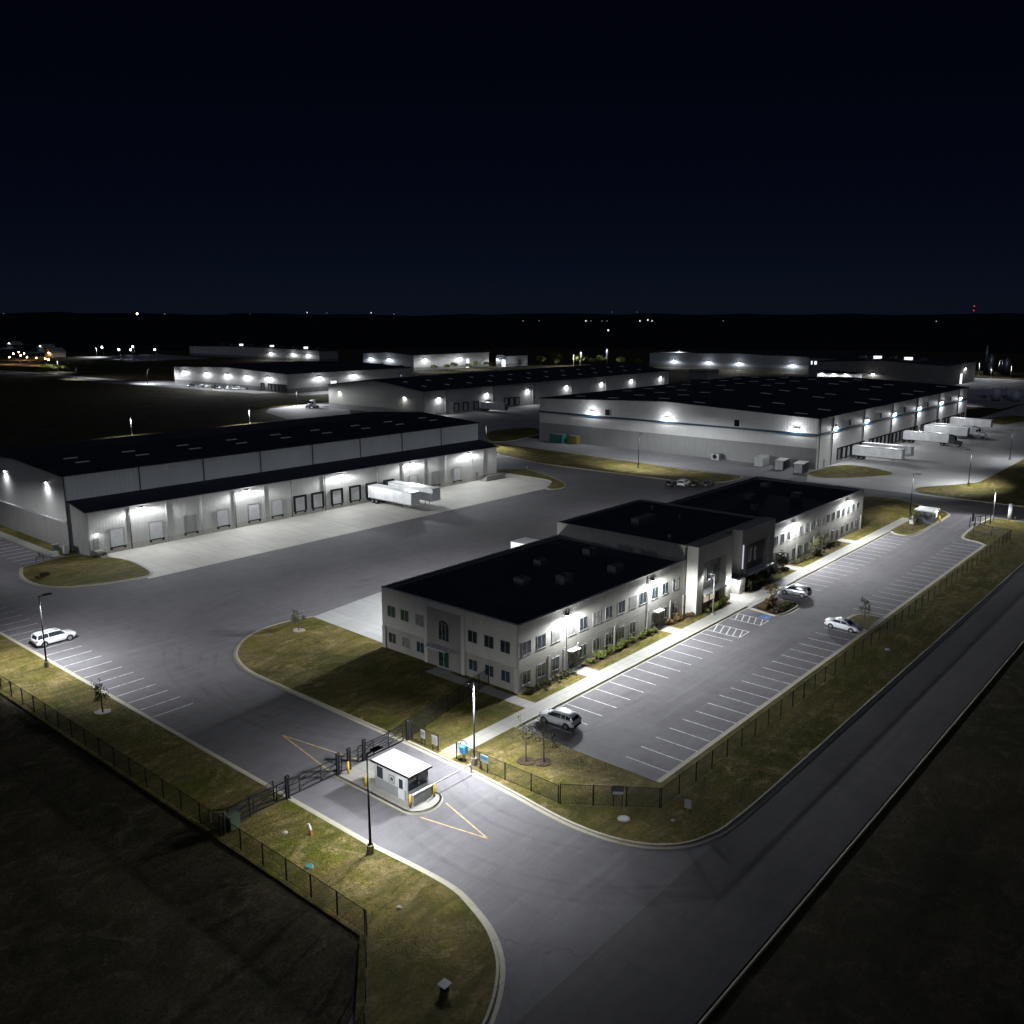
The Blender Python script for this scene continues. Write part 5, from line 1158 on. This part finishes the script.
# ------------------------------------------------------------------ vehicles
car('suv', 'long white estate car with dark windows parked beside the lamp post on the left', (45.6, 118.9, .01), R(2), 'car_white')
car('crossover', 'pale crossover with a dark rear window in the first bay of the office lot', (69.9, 53.4, .01), R(94), 'car_white')
car('crossover', 'silver hatchback with a white roof beside the planted entrance island', (129.4, 53.2, .01), R(92), 'car_silver')
car('sedan', 'white saloon parked against the verge by the small grass island of the lot', (118.7, 41.7, .01), R(-92), 'car_white')
for i, (x, y, k, c, lab) in enumerate(((197.2, 115.6, 'sedan', 'car_dark', 'dark saloon leftmost of the cars parked behind the office roof'), (199.0, 113.0, 'suv', 'car_white', 'white car second from left in the row behind the office roof'), (200.6, 110.4, 'sedan', 'car_dark', 'dark saloon third from left in the row behind the office roof'), (202.4, 107.8, 'crossover', 'car_dark', 'dark crossover rightmost in the row behind the office roof'))):
    car(k, lab, (x, y, .01), R(10), c, 'cars parked behind the office')
rr = random.Random(3); kinds = ('suv', 'sedan', 'crossover'); cols = ('car_dark', 'car_white', 'car_dark', 'car_silver')
for i in range(14):
    car(kinds[i % 3], 'small car in the packed row below the end wall of the far left warehouse', (297 + rr.uniform(-3, 3) + (4 if i % 2 else 0), 516 - i * 3.6, .01), R(180 + rr.uniform(-8, 8)), cols[rr.randrange(4)], 'cars outside the far left warehouse')
for i, (x, y) in enumerate(((306, 468), (309, 462), (306, 455), (310, 449), (307, 443))):
    car(kinds[i % 3], 'car near the dark dock doors of the far left warehouse', (x, y, .01), R(175), cols[i % 4], 'cars at the far left docks')
t1 = trailer('white box trailer backed to the left warehouse dock, nearer the camera of two', (134.3, 158.2, .01), R(-90), 'box trailers backed to dock doors')
def tr(lab, x, y, rz=R(-90)): return dup(t1, (x, y, .01), rz, lab, 'box trailers backed to dock doors')
tr('white box trailer behind the first one at the left warehouse dock', 140.2, 157.9, R(-88.5))
tr('white box trailer at the first dock of the blue stripe warehouse, nearest the grass island', 273.3, 97.2)
tr('white box trailer second along the blue stripe warehouse docks', 281.5, 97.2)
tr('white box trailer with a tractor coupled, third along the blue stripe warehouse docks', 320.5, 97.2)
tr('white box trailer fourth along the blue stripe docks, half hidden by the coupled one', 343.5, 97.2)
tr('white box trailer fifth along the blue stripe docks, with a tractor at its nose', 350.5, 97.2)
tr('white box trailer last along the blue stripe docks, near the far corner', 376, 97.2)
tr('white box trailer at the middle warehouse dock beside the arched light', 305, 279.7)
tractor('dark highway tractor coupled to the third trailer of the blue stripe docks', (320.5, 83.9, .01), R(-90), 'car_dark')
tractor('white highway tractor at the nose of the fifth trailer of the blue stripe docks', (350.5, 83.9, .01), R(-90), 'car_white')
tractor('white box truck cab beside the end wall of the tan and grey warehouse', (264, 350, .01), R(180), 'car_white', None)
for i, (x, y) in enumerate(((548, 138), (553, 128.5), (557.5, 119), (562, 109))):
    tr(('pale box trailer leftmost in the row beyond the blue stripe roof', 'pale box trailer second in the row beyond the blue stripe roof', 'pale box trailer third in the row beyond the blue stripe roof', 'bluish lit box trailer at the right end of the row beyond the blue stripe roof')[i], x - 20, y - 8, R(105))
for i, (x, y) in enumerate(((512, 112), (516, 104), (524, 108))):
    o = thing('storage_tank', ('white rounded tank at the far right edge of the dock yard', 'smaller white tank beside the large one at the far right edge', 'white tank partly hidden behind the others at the far right edge')[i], 'tank', (x, y, 0)); h = (6, 4.5, 5)[i]
    MB().tube((0, 0, 0), (0, 0, h), 2.2, 2.2, 20).build('shell', 'tank', o, True, True); MB().ball((0, 0, h), 2.2, 20, 8, .5).build('dome', 'tank', o, True, True)
for i, (x, y, h) in enumerate(((740, 168, 14), (760, 176, 20), (752, 160, 11), (770, 166, 9))):
    o = thing('silo', ('pale steel silo in the lit plant at the far right', 'tallest slim stack in the lit plant at the far right', 'short silo in front of the stack in the lit plant', 'lowest silo at the back of the lit plant')[i], 'silo', (x, y, 0)); r_ = (2.5, 1., 2.8, 3)[i]
    MB().tube((0, 0, 0), (0, 0, h), r_, r_, 16).build('shell', 'grey_metal', o, True, True); MB().tube((0, 0, h), (0, 0, h + 1.5), r_, .3, 16).build('cone', 'grey_metal', o, True, True)

of.location.x -= .3; 
# ------------------------------------------------------------------ planting
rr = random.Random(11)
tree('young_tree', 'thin young evergreen tree on the verge lawn left of the drive', (39.6, 92.5, .13), 3.6, 1.0, rr, n=420, leaf=.10)
tree('young_tree', 'small sparse tree near the tip of the lawn beside the office rear apron', (69.2, 97.8, .13), 2.6, 1.2, rr, n=600, leaf=.1)
tree('young_tree', 'nearly bare staked sapling in front of the pale crossover', (62.0, 49.2, .13), 4.4, 2.2, rr, 'leaf_dark', 260, .12)
tree('young_tree', 'second leafless sapling left of the staked one', (61.0, 50.6, .13), 3.8, 1.6, rr, 'leaf_dark', 150, .1)
for i, (x, y) in enumerate(((62.0, 49.2), (61.0, 50.6), (39.6, 92.5), (69.2, 97.8))):
    o = MB(); o.prism([(x + .9 * math.cos(a * .785) * rr.uniform(.8, 1.2), y + .9 * math.sin(a * .785) * rr.uniform(.8, 1.2)) for a in range(8)], .131, .20)
    o = o.build('tree_ring', 'mulch' if i < 2 else 'rock'); o['kind'] = 'structure'
tree('small_tree', 'round topped small tree at the corner of the planted entrance island', (124.6, 55.0, .13), 2.0, 1.1, rr, 'leaf_red', 500, .10)
tree('small_tree', 'dark bushy tree right of the office entrance', (137.5, 60.2, .13), 3.6, 2.2, rr, n=1300, leaf=.14)
tree('small_tree', 'dark upright tree halfway along the right wing of the office', (157.5, 60.4, .13), 3.2, 1.5, rr, n=900, leaf=.12)
tree('small_tree', 'second dark tree along the right wing of the office beside the first', (152.4, 60.4, .13), 2.8, 1.5, rr, n=800, leaf=.12)
tree('small_tree', 'small dark tree on the grass island beside the white saloon', (124.4, 40.8, .13), 2.9, .9, rr, n=300, leaf=.10)
tree('young_tree', 'young tree near the end of the lot on the pavement lawn', (190, 54, .13), 2.4, 1.4, rr, n=600, leaf=.12)
beds = [('low dark shrub in the bed at the near front corner of the office', 'low', (74.2, 75.6, 77, 78.4, 79.8, 81), 60.6, 'shrubs by the near office corner'),
        ('rounded green shrub in the bed between the two left wing doors', 'round', (85.5, 87.2, 88.6, 90.4, 92, 93.5, 95.6, 97.4, 99, 100.5), 60.6, 'shrubs between the left wing doors'),
        ('reddish shrub in the bed just before the office entrance pier', 'red', (104.8, 106.2, 107.6, 109), 60.6, 'shrubs before the entrance pier'),
        ('bright rounded shrub under the lit glass of the entrance bay', 'round', (112.8, 114.2, 115.6, 117, 118.2), 59.4, 'shrubs under the entrance glass'),
        ('dark tall shrub in the bed right of the entrance', 'tall', (126.5, 128, 129.5, 131.2, 133, 134.4), 59.4, 'shrubs right of the entrance'),
        ('low shrub in the long bed of the right wing', 'low', (139, 140.6, 146, 147.8, 149.6, 151.2, 154, 155.8, 159.4, 161.2, 163, 164.8), 60.3, 'shrubs along the right wing'),
        ('mixed small shrub on the planted island in the lot', 'red', (119.4, 120.8, 122, 123.4), 53.6, 'shrubs on the planted island'),
        ('low dark shrub on the planted island in the lot', 'low', (119, 120.3, 121.8, 123.2, 124.2), 51.8, 'shrubs on the planted island')]
for lab, k, xs, y, grp in beds:
    for x in xs: shrub(k, lab, (x, y + rr.uniform(-.2, .25), .13), rr.uniform(0, 6), rr.uniform(.7, 1.25) * 1.1, grp)
for x, y in ((55.3, 151), (69.6, 156.8)): shrub('low', 'dark shrub by the steps at the near end of the left warehouse' if x > 60 else 'low shrub at the kerb of the left warehouse island', (x + (0 if x > 60 else 2), y, .13), 0, 1.6)
ft = None
for i, (x, y, h) in enumerate(((625, 503, 9), (640, 497, 6), (647, 504, 11), (648, 477, 10), (655, 470, 7), (660, 463, 9), (672, 450, 7), (680, 455, 8), (686, 440, 6), (696, 428, 7), (704, 410, 6), (510, 520, 5), (522, 518, 5), (534, 521, 6), (492, 540, 5), (547, 517, 5), (560, 520, 6), (491, 560, 6), (575, 522, 5), (570, 512, 5), (540, 510, 4))):
    if ft is None: ft = tree('small_tree', 'pale lit tree in the row on the skyline above the middle warehouse roof', (x, y, 0), 8, 4.5, rr, 'leaf', 700, .42, 'lit trees on the skyline'); ft.scale = (h / 8,) * 3
    else: c = dup(ft, (x, y, 0), rr.uniform(0, 6), 'pale lit tree in the row on the skyline above the middle warehouse roof' if x > 610 else 'low lit tree before the distant central warehouse', 'lit trees on the skyline' if x > 610 else 'trees before the distant central warehouse'); c.scale = (h / 8 * rr.uniform(.9, 1.3), h / 8, h / 8)
for i in range(10):
    c = dup(ft, (300 + i * 4 + rr.uniform(-3, 3), 748 - i * 2 + rr.uniform(-8, 8), 0), rr.uniform(0, 6), 'lit bushy tree beside the lane at the far left', 'lit trees at the far left'); c.scale = (.9, .9, rr.uniform(.5, .8))
lp = P('lamp post among the lit bushes at the far left lane', 308, 735, R(180), h=10, mat='white_metal', power=3500, key='polek')

# grass tufts on the near lawns and field (stuff)
def tufts(name, n, area, seed, hmin, hmax, mat, avoid):
    r2 = random.Random(seed); mb = MB()
    while n > 0:
        x = r2.uniform(area[0], area[2]); y = r2.uniform(area[1], area[3])
        if avoid(x, y): continue
        n -= 1; z = .13 if x > 34.6 else -.03
        for k in range(4):
            a = r2.uniform(0, 6.28); h = r2.uniform(hmin, hmax); w = h * .25; dx, dy = math.cos(a), math.sin(a); t = r2.uniform(-.5, .5) * h
            mb.quad((x - dy * w, y + dx * w, z), (x + dy * w, y - dx * w, z), (x + dx * t + dy * w * .2, y + dy * t - dx * w * .2, z + h), (x + dx * t - dy * w * .2, y + dy * t + dx * w * .2, z + h))
    o = mb.build(name, mat); o['kind'] = 'stuff'; return o
M['blade'] = leafmat('grass_blades', (.045, .042, .014), (.12, .10, .04))
M['weed'] = leafmat('field_weeds', (.02, .02, .010), (.07, .06, .032))
tufts('grass', 7000, (35, 34, 41.6, 110), 1, .03, .09, 'blade', lambda x, y: y < 47 and x > 38.5 - (47 - y) * .25)
tufts('grass', 7000, (57, 31, 72, 82), 2, .03, .08, 'blade', lambda x, y: (55.9 < y < 58.8) or (x > 65.8 and 38.5 < y < 56.5) or (x > 70 and y > 58) or (x < 60.5 and y < 37))
tufts('grass', 5000, (72, 30.8, 130, 38.4), 3, .03, .11, 'blade', lambda x, y: False)
tufts('weed_cover', 7000, (6, 28, 34, 100), 4, .03, .10, 'weed', lambda x, y: y < 36 and x > 24)
tufts('weed_cover', 6000, (56, 8, 130, 21), 5, .03, .11, 'weed', lambda x, y: False)

# ------------------------------------------------------------------ far terrain, mast, distant lamps
def hz(r):
    t = min(1, max(0, (r - 1200) / 2600)); return 53 * (t * t * (3 - 2 * t))
mb = MB(); n = 90; m = 26; a0, a1 = R(-25), R(115); idx = {}
for j in range(m):
    r_ = 1150 + j * 170
    for i in range(n + 1):
        a = a0 + (a1 - a0) * i / n
        z = hz(r_) - .1 + (0 if r_ < 1300 else (math.sin(a * 31 + j * .6) * 2. + math.sin(a * 77 + j * 1.7) * 1.3 + math.sin(a * 13.) * 2. + (rnd.uniform(-3.5, 3.5) + 4 * math.sin(a * 43 + 1) * math.sin(a * 17) if r_ > 3000 else 0)) * min(1, (r_ - 1300) / 1500))
        if j == 0: z = -.5
        mb.v.append((r_ * math.cos(a), r_ * math.sin(a), z))
for j in range(m - 1):
    for i in range(n):
        k = j * (n + 1) + i; mb.f.append((k, k + n + 1, k + n + 2, k + 1)); mb.mi.append(0)
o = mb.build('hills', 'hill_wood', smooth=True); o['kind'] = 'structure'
FAR = [(1252, 3375, 45.4, 'w', 1), (1404, 3315, 50.6, 'w', 1), (1641, 3204, 54.4, 'o', 2), (1724, 3160, 47.4, 'w', 1), (1982, 3005, 54.9, 'w', 1), (2155, 2884, 60.7, 'w', 1.3), (2214, 2839, 58.9, 'w', 0.8), (2344, 2732, 59.8, 'w', 1.3), (2410, 2674, 50.4, 'w', 1), (1993, 1669, 32.3, 'w', 0.9), (2022, 1634, 30.9, 'w', 0.7), (2103, 1529, 30.9, 'w', 1.2), (2111, 1517, 29.6, 'w', 0.8), (2129, 1492, 29.6, 'w', 0.8), (2137, 1480, 32.3, 'w', 0.8), (2970, 2035, 63.0, 'w', 0.7), (3024, 1954, 62.9, 'w', 0.7), (1560, 1077, 16.2, 'w', 1.2), (2189, 1404, 29.6, 'w', 1.3), (2200, 1385, 35.1, 'w', 1.4), (2206, 1375, 32.4, 'w', 1.1), (2303, 1206, 21.7, 'w', 0.7), (2502, 706, 25.6, 'w', 1), (3517, 767, 56, 'w', 0.9), (3519, 758, 54, 'w', 0.9), (3524, 737, 54, 'w', 0.7)]
for x, y, z, c, s in FAR:
    rr_ = math.hypot(x, y); zb = hz(rr_) - 2; z = max(z, zb + 5.); az = math.degrees(math.atan2(y, x))
    g = thing('distant_lamp', 'large warm lamp on the skyline at the left of the photo' if c == 'o' else ('tiny white lamp on the dark hills at the left horizon' if az > 47.5 else ('tiny white lamp in the cluster at the middle horizon' if az > 30 else 'tiny white lamp on the dark hills at the right horizon')), 'distant lamp', (x, y, zb), 0, None if c == 'o' else ('lamps on the left horizon' if az > 47.5 else ('lamps at the middle horizon' if az > 30 else 'lamps on the right horizon')))
    MB().tube((0, 0, 0), (0, 0, z - zb), .25, .2, 5).build('mast', 'black_metal', g, True)
    MB().ball((0, 0, z - zb), s * (1.7 if c == 'o' else 1.5), 8, 5).build('lamp', 'far_warm' if c == 'o' else ('far_white' if s > 1.05 else 'far_dim'), g, True)
g = thing('radio_mast', 'lattice radio mast with three red beacons on the right horizon', 'mast', (3494, 866, 48)); m_ = MB()
for a in range(3):
    x, y = 1.2 * math.cos(a * 2.09), 1.2 * math.sin(a * 2.09); m_.tube((x, y, 0), (x * .3, y * .3, 33), .18, .12, 4)
    for k in range(8): m_.tube((x * (1 - k * .085), y * (1 - k * .085), k * 4), (1.2 * math.cos((a + 1) * 2.09) * (1 - k * .085), 1.2 * math.sin((a + 1) * 2.09) * (1 - k * .085), k * 4 + 3), .06, .06, 3)
m_.build('lattice', 'dark_grey', g, True)
for z in (4, 18, 33): MB().ball((0, 0, z), 1.7, 8, 5).build('beacon', 'far_red', g, True)

# ------------------------------------------------------------------ sky, moon, camera
W = bpy.data.worlds.new('World'); scn.world = W; W.use_nodes = True; t = W.node_tree
bg = t.nodes['Background']; sk = t.nodes.new('ShaderNodeTexSky'); sk.sky_type = 'NISHITA'; sk.sun_disc = False
sk.sun_elevation = R(38); sk.sun_rotation = R(230); sk.air_density = .3; sk.dust_density = .3; sk.ozone_density = 2.
tn = t.nodes.new('ShaderNodeMix'); tn.data_type = 'RGBA'; tn.blend_type = 'MULTIPLY'; tn.inputs[0].default_value = 1.; tn.inputs[7].default_value = SKY_TINT
t.links.new(sk.outputs[0], tn.inputs[6]); t.links.new(tn.outputs[2], bg.inputs['Color']); bg.inputs['Strength'].default_value = SKY_STR
sd = bpy.data.lights.new('moon', 'SUN'); sd.energy = .16; sd.angle = R(.5); sd.color = (.62, .74, 1.)
so = bpy.data.objects.new('moon', sd); COL.objects.link(so); so.rotation_euler = (R(38), 0, R(-60))

cam = bpy.data.cameras.new('camera'); co = bpy.data.objects.new('camera', cam); COL.objects.link(co)
cam.sensor_fit = 'HORIZONTAL'; cam.sensor_width = 36; cam.lens = 36 * 895 / 1024; cam.clip_start = .5; cam.clip_end = 30000
co.location = (0, 0, 42); co.rotation_euler = (R(90 - 12.261), 0, R(40.6356 - 90) + R(0)); scn.camera = co
co.rotation_euler[2] = R(-(40.6356 + 0) + 0) + 0
phi = R(40.6356); fwd = Vector((math.cos(phi), math.sin(phi), 0)); co.rotation_euler[2] = math.atan2(fwd.y, fwd.x) - math.pi / 2
vs = scn.view_settings; scn.display_settings.display_device = 'sRGB'; vs.view_transform = 'Standard'; vs.look = 'None'; vs.exposure = 0; vs.gamma = 1; vs.use_curve_mapping = False
scn.render.engine = 'CYCLES'; c = scn.cycles; c.use_denoising = True
try: c.denoiser = 'OPENIMAGEDENOISE'
except Exception: pass
c.use_light_tree = True; c.max_bounces = 5; c.diffuse_bounces = 2; c.glossy_bounces = 2; c.transparent_max_bounces = 12
c.sample_clamp_indirect = 1.5; c.caustics_reflective = False; c.caustics_refractive = False
